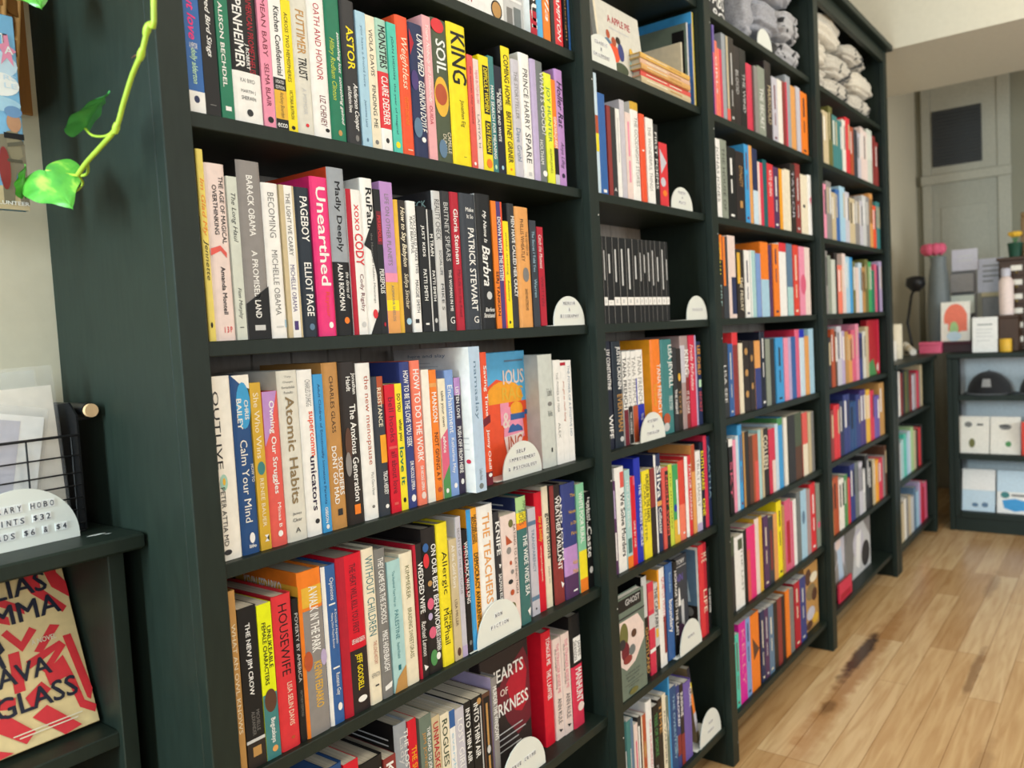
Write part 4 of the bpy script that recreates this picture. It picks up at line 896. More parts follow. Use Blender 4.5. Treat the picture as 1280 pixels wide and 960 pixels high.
# bookends standing on the shelves: bay row -> x range of the foot plate (books there rest on it)
FEET = {(1, 2): (.89, 1.04), (1, 3): (.69, .858), (1, 4): (.57, .735), (1, 5): (.62, .80), (2, 1): (1.50, 1.66), (2, 2): (1.57, 1.733), (2, 3): (1.26, 1.425), (2, 5): (1.435, 1.602), (2, 6): (1.545, 1.716)}
def shelf_z(bay, row, x0, x1):
    f = FEET.get((bay, row))
    return ZS[row] + (.0024 if f and x1 > f[0] and x0 < f[1] else .0004)
rows = {}; cur = None
for ln in BOOKS.strip().split('\n'):
    if ln.startswith('@'):
        a_ = ln[1:].split(); cur = (int(a_[0]), int(a_[1])); rows.setdefault(cur, []); continue
    hd, sp = ln.split('|', 1)
    q = hd.split()
    rows[cur].append([float(q[0]), float(q[1]), float(q[2]), float(q[3]), float(q[4]), q[5], q[6], q[7], sp.strip()])
# the matching black classics of the second bay, third row
xs = [1.1407, 1.1584, 1.1888, 1.2199, 1.2548, 1.2901, 1.3238, 1.3441, 1.3674, 1.3911, 1.4151, 1.4459, 1.4743, 1.4935]
for k in range(13):
    lo = .695 if k != 1 else .73
    f0 = (.16, .2, .14, .13, .12, .2, .16, .18, .15, .12, .2, .1, .22)[k]; f1 = (.5, .42, .52, .56, .6, .48, .5, .4, .5, .55, .5, .6, .48)[k]
    rows.setdefault((2, 2), []).append([xs[k], xs[k + 1] - .0008, .2125 + .0004 * k, .03, .13, 'p', 'black', 'black',
        'R;silver;.38-.6;%.2f-%.2f;R;white;0-1;%.3f-.79;R;silver;.35-.65;%.3f-.765;R;grey;0-.08;0-1' % (f0, f1, lo, lo + .025)])

# beyond three hundred the books that show smallest are kept for one massed object
size = []
for (bay, row), L in rows.items():
    for i, r in enumerate(L):
        dist = math.hypot((r[0] + r[1]) / 2 + .6, 1.0)
        size.append(((r[1] - r[0]) * r[2] / dist ** 3, bay, row, i))
size.sort(reverse=True)
small = {(b_, r_, i_) for s_, b_, r_, i_ in size[292:] if b_ == 3}
mass = MB()
seen_labels = set(); rn3 = random.Random(11)
for (bay, row), L in rows.items():
    descs = []
    for r in L:
        wd = r[1] - r[0]
        tk = 'slim ' if wd < .0135 else ('thick ' if wd > .031 else '')
        ink = ink_of(r[8])
        descs.append((tk, cn(r[6]), 'hardback' if r[5] == 'h' else 'paperback', cn(ink) if ink else None))
    keys = [(d_[0], d_[1], descs[i - 1][1] if i else 'post', descs[i + 1][1] if i + 1 < len(L) else 'end') for i, d_ in enumerate(descs)]
    for i, r in enumerate(L):
        x0, x1, h, y, d, kind, col, cc, spec = r
        if bay == 2 and row == 2:
            lab = 'black classic with white label band, %s in its row on the third shelf, second bay' % (ORD[i] if i else 'first')
        else:
            tk, c, bd, ink = descs[i]
            prev = descs[i - 1][1] if i else None
            nxt = descs[i + 1][1] if i + 1 < len(L) else None
            if prev and nxt: nb = ('between %s and %s books' % (prev, nxt)) if prev != nxt else 'between two %s books' % prev
            elif nxt: nb = 'beside post, before %s book' % nxt
            else: nb = 'after %s book, ending its row' % prev
            where = '%s shelf, %s' % (ROWN[row], BAYN[bay])
            opts = []
            if ink and ink != c: opts.append('%s%s %s with %s lettering %s, %s' % (tk, c, bd, ink, nb, where))
            opts += ['%s%s %s %s, %s' % (tk, c, bd, nb, where), '%s%s book %s, %s' % (tk, c, nb, where)]
            lab = next((o_ for o_ in opts if len(o_.replace('-', ' ').split()) <= 16), opts[-1])
            if lab in seen_labels or keys.count(keys[i]) > 1:
                lab = '%s%s %s, the %s book from post, %s' % (tk, c, bd, ORD[i] if i < len(ORD) and i else str(i + 1) + 'th', where)
        z = shelf_z(bay, row, x0, x1)
        if (bay, row, i) in small:
            book_geo(mass, mass, mass, x1 - x0, h, d, kind, col, cc, spec, ((x0 + x1) / 2, y, z))
            continue
        seen_labels.add(lab)
        if bay == 3 and ';' not in spec:
            dk = sum(lin(PAL[col])) < .9
            inkc = rn3.choice(['cream', 'silver', 'white'] if dk else ['charcoal', 'maroon', 'navy'])
            f0 = rn3.uniform(.06, .2); f1 = f0 + rn3.uniform(.2, .4)
            spec = 'R;%s;.38-.6;%.2f-%.2f;R;%s;.42-.56;%.2f-%.2f;R;%s;.3-.7;.92-.95' % (inkc, f0, f1, inkc, f1 + .06, min(.86, f1 + .25), inkc)
        first = next((q_ for q_ in spec.split(';') if q_ in COVER), None)
        make_book(lab, 'books on the %s shelf of the %s' % (ROWN[row], BAYN[bay]), ((x0 + x1) / 2, y, z), x1 - x0, h, d, kind, col, cc, spec,
                  COVER.get(first), PAGESW if row in (6,) else None)

# the far bay and the low corner bookcase: blurred rows of many small books, one massed object
MASSROWS = {
 0: 'seafoam charcoal sand olive bluegreen bluegreen ivory red rust slateblack lavgrey blush blush sage rosewood rosewood',
 1: 'rose pink taupe sand blue lightblue lavgrey sand taupe lavgrey silver taupe apricot orangered bluegreen',
 2: 'olive taupe greygreen sage brownblack salmon blush lightblue azure olive blush iceblue tan olive kelly green rose plum lilac',
 3: 'silver ivory charcoal rust brown lavgrey lilac tan apricot rose pink indigo stone sand',
 4: 'sand rosewood red navy indigo marine indigo purple gold rosered violet tan',
 5: 'aqua tan rust ivory leaf red indigo slate lavgrey silver charcoal black sand goldorange rosered taupe brown',
}
rnd = random.Random(7)
for row, cols in MASSROWS.items():
    cols = cols.split(); x = 2.862; k = 0
    span = (3.915 if row not in (3, 4) else (3.62 if row == 3 else 3.9)) - x
    wds = [rnd.uniform(.7, 1.4) for _ in cols]; tot = sum(wds)
    for c_n, wv in zip(cols, wds):
        wdx = span * wv / tot; hh = rnd.uniform(.205, .265)
        n2 = 2 if wdx > .05 else 1
        for q in range(n2):
            ww = wdx / n2
            book_geo(mass, mass, mass, ww - .0012, hh, .15, 'h' if ww > .03 else 'p', c_n, c_n,
                     'R;%s;.25-.75;.1-.55' % rnd.choice(['ivory', 'charcoal', 'white', 'black', 'sand']) if rnd.random() < .6 else '', (x + ww / 2, .034, ZS[row] + .0004), pages=PAGESW)
            x += ww
LOWZ = [.808, .458, .108]
for z, cols, xe in ((.808, 'indigo slateblack indigo ivory rosewood charcoal olive moss rosewood lavgrey rosegrey rosered taupe sand', 4.86), (.458, 'lavgrey taupe silver aqua turquoise lightblue iceblue leafpale sand black red charcoal', 4.82),
                    (.108, 'blush cream sand ivory taupe sand silver steel lightblue lilac rosered crimson rose', 4.92)):
    cols = cols.split(); x = 4.06; wds = [rnd.uniform(.7, 1.4) for _ in cols]; tot = sum(wds)
    for c_n, wv in zip(cols, wds):
        ww = (xe - x if False else (xe - 4.06) * wv / tot); hh = rnd.uniform(.2, .255)
        book_geo(mass, mass, mass, ww - .0012, hh, .15, 'h', c_n, c_n, '', (x + ww / 2, .036, z + .0004), pages=PAGESW); x += ww
stuff(mass.build('books'), 'many small blurred books filling the farther shelves up to the corner', 'books')

# books standing with their front covers to the room
G1 = 'books shown front cover out'
face_book('white cookbook with brown disc facing out on the top shelf of the first bay', G1, (.700, .040, ZS[0] + .0005), .215, .26, .02, 'white', 'SALT FAT;charcoal;.1-.3;.5;.7;ub;NOSRAT;crimson;.84-.93;.3;.5;u;E;black;.8-.97;.83-.98;E;tan;.815-.955;.843-.967')
face_book('grey-blue cookbook facing out beside the white cookbook on the top shelf', G1, (.861, .050, ZS[0] + .0005), .1, .27, .02, 'lightblue', 'R;silver;0-1;.7-1;R;steel;0-.85;.55-.7;R;white;.78-1;0-1;R;grey;.2-.4;.82-.95;R;slate;.45-.7;.8-.95;R;white;.05-.75;.74-.76')
face_book('sky blue and orange paperback facing out behind the self improvement bookend', G1, (.800, .085, ZS[3] + .0024), .15, .262, .018, 'skyblue',
          'R;orangered;0-1;.42-1;P;orangered;0,1 0,.3 .3,.22 .6,.26 .82,.38 .94,.55 .94,.62 .8,.88 .6,1;E;goldorange;.05-.9;.24-.5;R;orangered;0-.93;.42-.55;R;steel;.5-.95;.07-.085;IOUS;blush;.15-.27;.7;.5;ub;RAC;gold;.29-.4;.66;.5;ub;P;pink;.45,.46 .85,.46 .9,.72 .6,.76 .4,.72;R;pink;.35-.55;.42-.6;&;blush;.5-.63;.48;.18;ub;E;goldorange;.58-.88;.42-.54;R;denim;.58-.92;.52-.57;P;denim;.5,.67 .55,.62 .62,.6 .68,.62 .74,.61 .84,.64 .86,.67;P;blush;.4,.7 .88,.68 .78,.8 .45,.84;ING;rust;.7-.82;.66;.34;ub;R;denim;.92-1;.5-.54')
face_book('black and red true crime book facing out behind its bookend, sixth shelf', G1, (.745, .085, ZS[5] + .0024), .168, .257, .03, 'blackbrown',
          'P;maroon;.3,.35 .45,.22 .9,.06 1,.2 1,.7 .7,.78 .5,.62;P;crimson;.5,.3 .66,.22 .88,.14 .95,.28 .9,.42 .97,.52 .8,.6 .66,.56 .58,.48;P;maroon;.05,.33 .35,.28 .45,.48 .2,.52;HEARTS;white;.14-.25;.52;.72;ub;OF;blush;.32-.38;.45;.16;ub;DARKNESS;white;.43-.54;.5;.9;ub;R;silver;.15-.8;.68-.69;R;silver;.12-.86;.73-.74;R;silver;.15-.7;.78-.79;R;silver;.15-.75;.83-.84;ORE;silver;.88-.95;.62;.3;ub')
face_book('grey-green book with ink portrait on pale plate facing out, sixth shelf, second bay', G1, (1.187, .026, ZS[5] + .0005), .15, .262, .022, 'slategreen',
          'R;black;.1-.9;.02-.14;GHOST;silver;.04-.1;.6;.5;ub;R;charcoal;0-1;.195-.21;P;blush;.04,.23 .75,.23 .95,.36 .95,.5 .6,.68 .3,.72 .04,.62;E;olive;.12-.4;.25-.5;E;maroon;.15-.42;.44-.62;E;charcoal;.08-.3;.4-.5;E;slate;.4-.62;.5-.6;E;brown;.5-.68;.36-.44;E;rosewood;.2-.5;.58-.66;A MOVING AND;charcoal;.75-.765;.5;.5;u;BRILLIANT;charcoal;.785-.8;.5;.45;u;WORK OF;charcoal;.82-.835;.5;.4;u;R;charcoal;.2-.85;.86-.863;TRUTH;charcoal;.88-.895;.5;.35;u;E;olive;.35-.65;.92-.98')
face_book('dusky violet book with white column facing out behind the blank bookend', G1, (1.535, .062, ZS[5] + .0024), .12, .262, .02, 'slateblack',
          'STORY;white;.04-.09;.62;.5;ub;R;white;.1-.95;.115-.12;PAIN;violet;.2-.28;.5;.5;ub;P;white;.45,.55 .5,.35 .55,.35 .6,.55;R;silver;.2-.35;.55-.95;R;silver;.6-.75;.5-.95;E;plum;.2-.8;.75-1')
face_book('brown patterned book facing out at the end of the bottom shelf, third bay', G1, (2.690, .050, ZS[6] + .0005), .17, .262, .025, 'tan',
          'E;brown;.05-.5;.05-.3;E;cream;.4-.95;.15-.3;E;goldbrown;.1-.8;.3-.55;E;brown;.5-.9;.4-.6;E;lavgrey;.1-.7;.65-.85;E;brown;.05-.5;.85-.98;E;gold;.5-.95;.8-.95')
GM = 'printed covers standing on the bottom shelf of the fourth bay'
face_book('grey patterned cover standing first on the bottom shelf, fourth bay', GM, (3.06, .06, ZS[6] + .0005), .28, .27, .012, 'lavgrey', 'E;grey;0-.6;.1-.5;E;taupe;.4-1;.4-.9;P;paleblue;.6,.2 .8,.15 .98,.9 .7,.95;E;charcoal;.05-.35;.55-.8;E;blush;.5-.8;.02-.2')
face_book('grey and white swirled cover standing second on the bottom shelf, fourth bay', GM, (3.50, .075, ZS[6] + .0005), .42, .28, .012, 'silver', 'P;grey;0,.1 .4,0 .2,1 0,1;E;lavgrey;.25-.7;.2-.7;P;taupe;.6,0 1,0 1,.5;E;charcoal;.6-.95;.5-.95;P;white;.4,.3 .6,.25 .5,.9 .35,.8')
face_book('red cover with green corner facing out on the fourth shelf, fourth bay', GM, (3.775, .05, ZS[3] + .0005), .23, .275, .03, '#B3242F', 'P;crimson;.3,0 1,0 1,.8;P;leaf;.0,.8 .45,.7 .75,1 0,1;E;ivory;.75-1.0;.8-.95;R;rosered;.88-1;0-1')
face_book('small red card standing before the grey covers, bottom shelf, fourth bay', GM, (3.12, .036, ZS[6] + .0005), .2, .085, .008, 'rosered', 'R;crimson;.1-.9;.6-.9')
# bottom shelf, second bay: one book leaning against its neighbours
make_book('orange and grey book leaning against purple book, bottom shelf, second bay', None, (1.6005, .05, ZS[6] + .0042), .016, .25, .14, 'p', 'goldbrown', 'goldbrown',
          'R;navyblack;0-1;0-.25;R;lemon;.1-.9;.2-.27;R;orange;0-.8;.35-.6;R;lavgrey;0-1;.6-.85', rot=(0, math.radians(-12), 0))
# top shelf of the second bay: picture books
face_book('small cream picture book with painted children, leaning upright behind the lying stack', None, (1.337, .052, ZS[0] + .0018), .235, .19, .012, 'stone',
          'A APPLE PIE;crimson;.16-.26;.52;.5;ub;R;silver;.28-.72;.325-.345;R;cream;0-.04;0-1;E;rust;.2-.28;.38-.5;E;steel;.12-.3;.5-.68;E;orangered;.2-.45;.55-.8;E;rust;.3-.4;.45-.58;E;indigo;.42-.55;.5-.75;E;brownblack;.4-.5;.42-.52;E;aqua;.65-.85;.66-.88;E;apricot;.8-.95;.5-.8;E;gold;.68-.76;.5-.62;E;moss;.3-.6;.78-.95', lean=.10)
stk = [('sand', 'sand', .20, .018, 0.0), ('salmon', 'coral', .21, .016, .004), ('#E3C083', '#D9A765', .235, .014, -.004), ('sand', '#DDB59A', .215, .016, .003), ('#E9C980', '#E0B25C', .22, .013, 0)]
zz = ZS[0] + .0005
nm = ['lowest, sand-coloured', 'second, coral', 'middle, tan', 'fourth, dusky pink', 'topmost, golden']
for k, (c1, c2, ln_, t_, off) in enumerate(stk):
    r = thing('book', '%s book of the lying stack of picture books, top shelf, second bay' % nm[k], 'book', (1.376 + off, .026 + off, zz), 'stack of lying picture books')
    cv, pg, lt = MB(), MB(), MB()
    W2 = .30 + off; D2 = .15
    m1 = mat(c1)
    cv.bbox((0, 0, 0), (W2, D2, .0022), m1, .0007); cv.bbox((0, 0, t_ - .0022), (W2, D2, t_), m1, .0007)
    n = 5; pts = [(-.0015 * math.sin(math.pi * q / n), .0003 + (t_ - .0006) * q / n) for q in range(n + 1)] + [(.0022, t_ - .0003), (.0022, .0003)]
    cv.prism(pts, 'x', 0, W2, mat(c2))
    pg.box((.004, .0026, .0023), (W2 - .004, D2 - .004, t_ - .0023), PAGES)
    prints(lt, lambda a, f, e: (W2 * a, -.0016 - e, t_ * (1 - f)), 'R;cream;.1-.5;.4-.55;R;%s;.55-.8;.4-.6' % ('cream' if k == 1 else 'tan'))
    cvo = cv.build('cover', r); pg.build('pages', r); lt.build('lettering', cvo)
    zz += t_ + .0004
make_book('small plain cream picture book standing behind the lying stack', None, (1.7045, .06, ZS[0] + .0005), .008, .19, .14, 'h', 'cream', 'cream', '')
make_book('grey picture book with black cloth spine standing behind the lying stack', None, (1.7145, .045, ZS[0] + .0005), .010, .245, .17, 'h', 'lavgrey', 'slategreen', 'R;silver;0-1;0-1', 'R;black;.72-.95;.08-1')
make_book('tall blue picture book with yellow spine standing against the post, top shelf', None, (1.7265, .033, ZS[0] + .0005), .012, .275, .18, 'h', 'sand', 'denim', 'R;lemon;.5-1;0-1', 'R;azure;0-1;0-.12')

# ------------------------------------------------------------------ white arched bookends with letter tiles
ENDM = mat('#E1E4DE', .35, .4, .02, 20)
TILE = mat('#E9EAEA', .3); TINK = mat('#3C4660', .5)
def bookend(label, xc, y, z, W, H, lines, where=None, tile_h=.0098, toe=-1, pitch=.0086, foot=.075):
    r = thing('bookend', label, 'bookend', (xc, y, z), 'white arched bookends')
    b = MB(); n = 28
    pts = [(-W / 2, 0)] + [(-W / 2 * math.cos(math.pi * k / n), .006 + (H - .006) * math.sin(math.pi * k / n)) for k in range(n + 1)] + [(W / 2, 0)]
    b.prism(pts, 'y', 0, .0022, ENDM)
    b.build('plate', r)
    b = MB(); b.bbox((-W / 2 - (.02 if toe < 0 else 0), .0022, 0), (W / 2 + (.02 if toe > 0 else 0), foot, .0014), ENDM, .0005)
    b.build('foot', r)
    tl, tx = MB(), MB()
    for text, zl, dx in lines:
        n = len(text); x = dx - n * pitch / 2
        for k, ch in enumerate(text):
            if ch != ' ':
                tl.bbox((x + .0003, -.0008, zl - tile_h / 2), (x + pitch - .0003, -.0001, zl + tile_h / 2), TILE, .0002)
                vs, fs = glyphs(ch, 'b')
                gw = pitch * .62; gh = tile_h * .74
                if ch in "I1'": gw = pitch * .16
                tx.add([(x + pitch / 2 - gw / 2 + gw * p[0], -.00105, zl - gh / 2 + gh * p[1]) for p in vs], fs, TINK)
            x += pitch
    if tl.v:
        tx.build('letters', tl.build('letter_tile', r))
    return r
S = lambda k: ZS[k] + .0006
bookend('white arched bookend reading memoir and biography, third shelf of the first bay', .976, .0255, S(2), .127, .066, [('MEMOIR', .050, 0), ('&', .036, 0), ('BIOGRAPHY', .021, 0)])
bookend('white arched bookend reading self improvement and psychology, fourth shelf', .788, .040, S(3), .138, .074, [('SELF', .054, -.004), ('IMPROVEMENT', .038, 0), ('& PSYCHOLOGY', .020, 0)])
bookend('white arched bookend reading non fiction, fifth shelf of the first bay', .664, .0270, S(4), .141, .080, [('NON', .052, -.002), ('FICTION', .031, 0)])
bookend('white arched bookend reading true crime, sixth shelf of the first bay', .722, .0295, S(5), .153, .084, [('TRUE CRIME', .040, 0)])
bookend('white arched bookend beside red patterned book, second shelf of the second bay', 1.592, .026, S(1), .135, .062, [('POETRY', .046, 0), ('&', .033, 0), ('PLAYS', .019, 0)])
bookend('white arched bookend with one word, beside black classics on third shelf', 1.662, .026, S(2), .14, .070, [('CLASSICS', .030, 0)])
bookend('white arched bookend before orange hardback, fourth shelf of the second bay', 1.354, .0255, S(3), .139, .074, [('MYSTERY', .052, 0), ('&', .037, 0), ('THRILLER', .020, 0)])
bookend('white arched bookend with one short word, sixth shelf of the second bay', 1.530, .026, S(5), .143, .088, [('HUMOR', .042, 0)])
bookend('white arched bookend with two short words, bottom shelf of the second bay', 1.640, .028, S(6), .15, .092, [('TEEN', .054, 0), ('READS', .030, 0)])
bookend('white arched bookend against the post before the picture books, top shelf', 1.176, .026, S(0), .145, .070, [('CLASSIC', .050, 0), ('&', .036, 0), ('CHILDRENS', .020, 0)], toe=1, foot=.02)
bookend('white arched bookend before the grey folded shirts, third bay', 2.309, .026, S(-1), .14, .062, [], foot=.014)

# ------------------------------------------------------------------ folded shirts on the top shelves
def cloth_mat(nm, base, ink=None, thr=.56, sc=9):
    m = bpy.data.materials.new(nm); m.use_nodes = True
    nt = m.node_tree; p = nt.nodes['Principled BSDF']; p.inputs['Roughness'].default_value = .9
    p.inputs['Sheen Weight'].default_value = .2
    tc = nt.nodes.new('ShaderNodeTexCoord')
    nz = nt.nodes.new('ShaderNodeTexNoise'); nz.inputs['Scale'].default_value = 180; nz.inputs['Detail'].default_value = 2
    nt.links.new(tc.outputs['Object'], nz.inputs['Vector'])
    cr = nt.nodes.new('ShaderNodeValToRGB'); col = lin(base)
    cr.color_ramp.elements[0].color = tuple(c * .8 for c in col) + (1,); cr.color_ramp.elements[1].color = tuple(min(1, c * 1.15) for c in col) + (1,)
    cr.color_ramp.elements[0].position = .35; cr.color_ramp.elements[1].position = .65
    nt.links.new(nz.outputs['Fac'], cr.inputs['Fac']); out = cr.outputs['Color']
    if ink:
        n2 = nt.nodes.new('ShaderNodeTexNoise'); n2.inputs['Scale'].default_value = sc; n2.inputs['Detail'].default_value = 1.5; n2.inputs['Distortion'].default_value = .8
        nt.links.new(tc.outputs['Object'], n2.inputs['Vector'])
        r = nt.nodes.new('ShaderNodeValToRGB'); r.color_ramp.interpolation = 'LINEAR'
        r.color_ramp.elements[0].position = thr; r.color_ramp.elements[1].position = thr + .015
        nt.links.new(n2.outputs['Fac'], r.inputs['Fac'])
        mx = nt.nodes.new('ShaderNodeMixRGB'); mx.inputs[2].default_value = lin(ink) + (1,)
        nt.links.new(r.outputs['Color'], mx.inputs[0]); nt.links.new(out, mx.inputs[1]); out = mx.outputs['Color']
    nt.links.new(out, p.inputs['Base Color'])
    b = nt.nodes.new('ShaderNodeBump'); b.inputs['Strength'].default_value = .3; b.inputs['Distance'].default_value = .002
    nt.links.new(nz.outputs['Fac'], b.inputs['Height']); nt.links.new(b.outputs['Normal'], p.inputs['Normal'])
    return m
def folded_shirt(name, label, loc, size, m, seed, group, layers=3, rot=0.0, swirl=False):
    """a rolled or folded shirt: a soft squashed bundle with fold ridges running along it"""
    r = thing(name, label, 'shirt', loc, group, (0, 0, rot))
    b = MB(); nu, nv = 56, 40
    sx, sy, sz = size
    vs = []
    sg = lambda c, e: math.copysign(abs(c) ** e, c)
    for i in range(nu):
        u = 2 * math.pi * i / nu
        for j in range(nv + 1):
            v = -math.pi / 2 + math.pi * j / nv
            x = sg(math.cos(v), .55) * sg(math.cos(u), .6); y = sg(math.cos(v), .55) * sg(math.sin(u), .6); z = sg(math.sin(v), .6)
            ridge = 1 + .075 * math.sin(layers * math.pi * (z + 1) + 1.5 * noise.noise(Vector((x * 1.5 + seed, y * 1.5, 0)))) * (1 - abs(z) ** 6)
            dn = .12 * noise.noise(Vector((x * 1.6 + seed * 3.1, y * 1.6, z * 1.9))) + .075 * noise.noise(Vector((x * 3.5 + seed, y * 3.5, z * 5)))
            s = ridge + dn
            zz = (z * (1 + dn * .8) * .5 + .5) * sz
            vs.append((x * s * sx / 2, y * s * sy / 2, max(0.0, zz)))
    fs = []
    for i in range(nu):
        for j in range(nv):
            k = (i + 1) % nu
            fs.append((i * (nv + 1) + j, k * (nv + 1) + j, k * (nv + 1) + j + 1, i * (nv + 1) + j + 1))
    b.add(vs, fs, m, True)
    o = b.build('cloth', r)
    return r
GREYT = cloth_mat('grey_jersey', '#A3A4AC'); GREYP = cloth_mat('grey_jersey_printed', '#B4B3B6', '#26262A', .60, 16)
WHT = cloth_mat('white_jersey_printed', '#C6BFB2', '#242424', .535, 9); WHT2 = cloth_mat('white_jersey', '#D8D0C0'); BLK = cloth_mat('black_jersey', '#1B1B1E')
zt = ZS[-1] + .002
SG = 'folded grey shirts on the top shelf of the third bay'
for lb, x, z, sz, m, k, ly in (
      ('lowest grey printed shirt of the folded pile, third bay', 2.65, 0, (.23, .155, .098), GREYP, 1, 3), ('black shirt folded under the grey rolled shirt, third bay', 2.44, 0, (.15, .155, .066), BLK, 2, 2),
      ('grey shirt rolled above the black shirt, third bay', 2.415, .076, (.235, .155, .12), GREYT, 3, 5), ('grey printed shirt draped at the end of the pile, third bay', 2.67, .112, (.215, .155, .112), GREYP, 4, 4),
      ('topmost plain grey rolled shirt of the pile, third bay', 2.51, .238, (.40, .155, .105), GREYT, 5, 6), ('plain grey shirt lying behind the black lettered bag, third bay', 2.225, 0, (.10, .14, .22), GREYT, 11, 6)):
    folded_shirt('folded_shirt', lb, (x, .118, zt + z), sz, m, k, SG, ly)
WG = 'folded white shirts on the top shelf of the fourth bay'
for k, (x, z, sx, sz, m, lb) in enumerate([(2.995, 0, .22, .098, WHT, 'lowest white printed shirt beside the post, fourth bay'), (3.30, 0, .34, .095, WHT, 'white printed shirt at the bottom of the pile middle, fourth bay'), (3.69, 0, .38, .10, WHT, 'white printed shirt at the far end of the pile bottom, fourth bay'),
      (3.01, .112, .24, .10, WHT2, 'plain white shirt second from the shelf beside the post, fourth bay'), (3.35, .110, .36, .10, WHT, 'white and black printed shirt second layer middle, fourth bay'), (3.73, .115, .34, .095, WHT2, 'plain white shirt second layer at the far end, fourth bay'),
      (3.16, .226, .40, .115, WHT2, 'topmost plain white rolled shirt of the pile, fourth bay'), (3.60, .226, .38, .08, WHT, 'topmost white printed rolled shirt of the pile, fourth bay')]):
    folded_shirt('folded_shirt', lb, (x, .118, zt + z), (sx, .155, sz), m, 20 + k, WG, 3 + k % 3)
r = thing('wooden_block', 'small brown wooden block between black classics and the white bookend', 'block', (1.555, .09, ZS[2] + .0005))
b = MB(); b.bbox((-.03, -.02, 0), (.0, .02, .0175), mat('#7A4A28', .5, .4, .15, 30), .002); b.build('body', r)
b = MB(); b.box((-.0299, -.0206, .005), (-.0001, -.0201, .0125), mat('#8E5A32', .5)); b.build('label_strip', r)
# the black tote with white script
r = thing('tote_bag', 'black cloth bag with white brush lettering beside the post, third bay', 'bag', (1.985, .06, zt))
b = MB(); nx, nz_ = 18, 12; vs = []
for side in (0, 1):
    for i in range(nx + 1):
        for j in range(nz_ + 1):
            u, v = i / nx, j / nz_
            pu = .035 * (math.sin(math.pi * u) ** .5) * (1 - .5 * v) + .004
            y = (.05 - pu if side == 0 else .05 + pu) + .006 * noise.noise(Vector((u * 4, v * 4, side * 5)))
            vs.append((-.165 + .33 * u, y, .002 + .22 * v))
N = (nx + 1) * (nz_ + 1); fs = []
for side in (0, 1):
    for i in range(nx):
        for j in range(nz_):
            a = side * N + i * (nz_ + 1) + j; q = (a, a + nz_ + 1, a + nz_ + 2, a + 1)
            fs.append(q if side == 0 else q[::-1])
for i in range(nx):
    fs.append((i * (nz_ + 1), N + i * (nz_ + 1), N + (i + 1) * (nz_ + 1), (i + 1) * (nz_ + 1)))
    fs.append((i * (nz_ + 1) + nz_, (i + 1) * (nz_ + 1) + nz_, N + (i + 1) * (nz_ + 1) + nz_, N + i * (nz_ + 1) + nz_))
for j in range(nz_):
    fs.append((j, j + 1, N + j + 1, N + j)); e = nx * (nz_ + 1); fs.append((e + j, N + e + j, N + e + j + 1, e + j + 1))
b.add(vs, fs, BLK, True); b.build('cloth', r)
b = MB()
def bag_s(a, f, e):
    u, v = a, 1 - f
    pu = .035 * (max(0, math.sin(math.pi * min(max(u, .001), .999))) ** .5) * (1 - .5 * v) + .004
    return (-.165 + .33 * u, .05 - pu - .0015 - e + .006 * noise.noise(Vector((u * 4, v * 4, 0))), .002 + .22 * v)
prints(b, bag_s, 'ALX ABS;white;.45-.68;.45;.8;ubi;N  8O;white;.72-.9;.45;.75;ubi;JS;white;.2-.4;.7;.4;ubi')
b.build('lettering', r)

# ------------------------------------------------------------------ low corner bookcase and display counter
lc = thing('low_bookcase', 'low dark green corner bookcase beyond the tall bookcase', 'bookcase', (3.99, 0, 0))
for a in ((.0, .0), (.99, .99)):
    b = MB(); b.bbox((a[0] + .004, 0, 0), (a[0] + .06, .34, 1.078), GREEN, .002); b.build('upright', lc)
for z in (.808, .458, .108):
    b = MB(); b.bbox((.0605, .012, z - .022), (.9895, .24, z), GREEN, .0015); b.build('shelf', lc)
b = MB(); b.bbox((.0605, .241, .03), (.9895, .25, 1.078), GREEN, .001); b.build('back_panel', lc)
b = MB(); b.bbox((0.004, -.012, 1.078), (1.065, .342, 1.105), GREEN, .003); b.build('top_board', lc)
# counter: front faces the shop at x = 5.07
ct = thing('display_counter', 'dark green sales counter with slanted front display shelves', 'counter', (5.07, -.06, 0))
b = MB(); b.bbox((0, -2.4, 1.075), (.62, 0, 1.105), GREEN, .003); b.build('counter_top', ct)
b = MB(); b.bbox((.012, -.03, 0), (.60, -.0, 1.0745), GREEN, .003); b.build('side_panel', ct)
b = MB(); b.bbox((.012, -.062, .09), (.032, -.0305, 1.07), GREEN, .002); b.build('face_frame_stile', ct)
b = MB(); b.bbox((.30, -2.39, .09), (.32, -.031, 1.0745), mat('#E3EAEE', .6), .002); b.build('back_panel', ct)
b = MB(); b.bbox((.02, -2.39, 0), (.06, -.031, .115), GREEN, .002); b.build('base_board', ct)
for z in (.845, .48, .118):
    b = MB(); b.bbox((.02, -2.39, z - .022), (.2995, -.0635, z), GREEN, .0015); b.bbox((.008, -2.39, z - .03), (.0195, -.0635, z + .0035), GREEN, .001); b.build('shelf', ct)
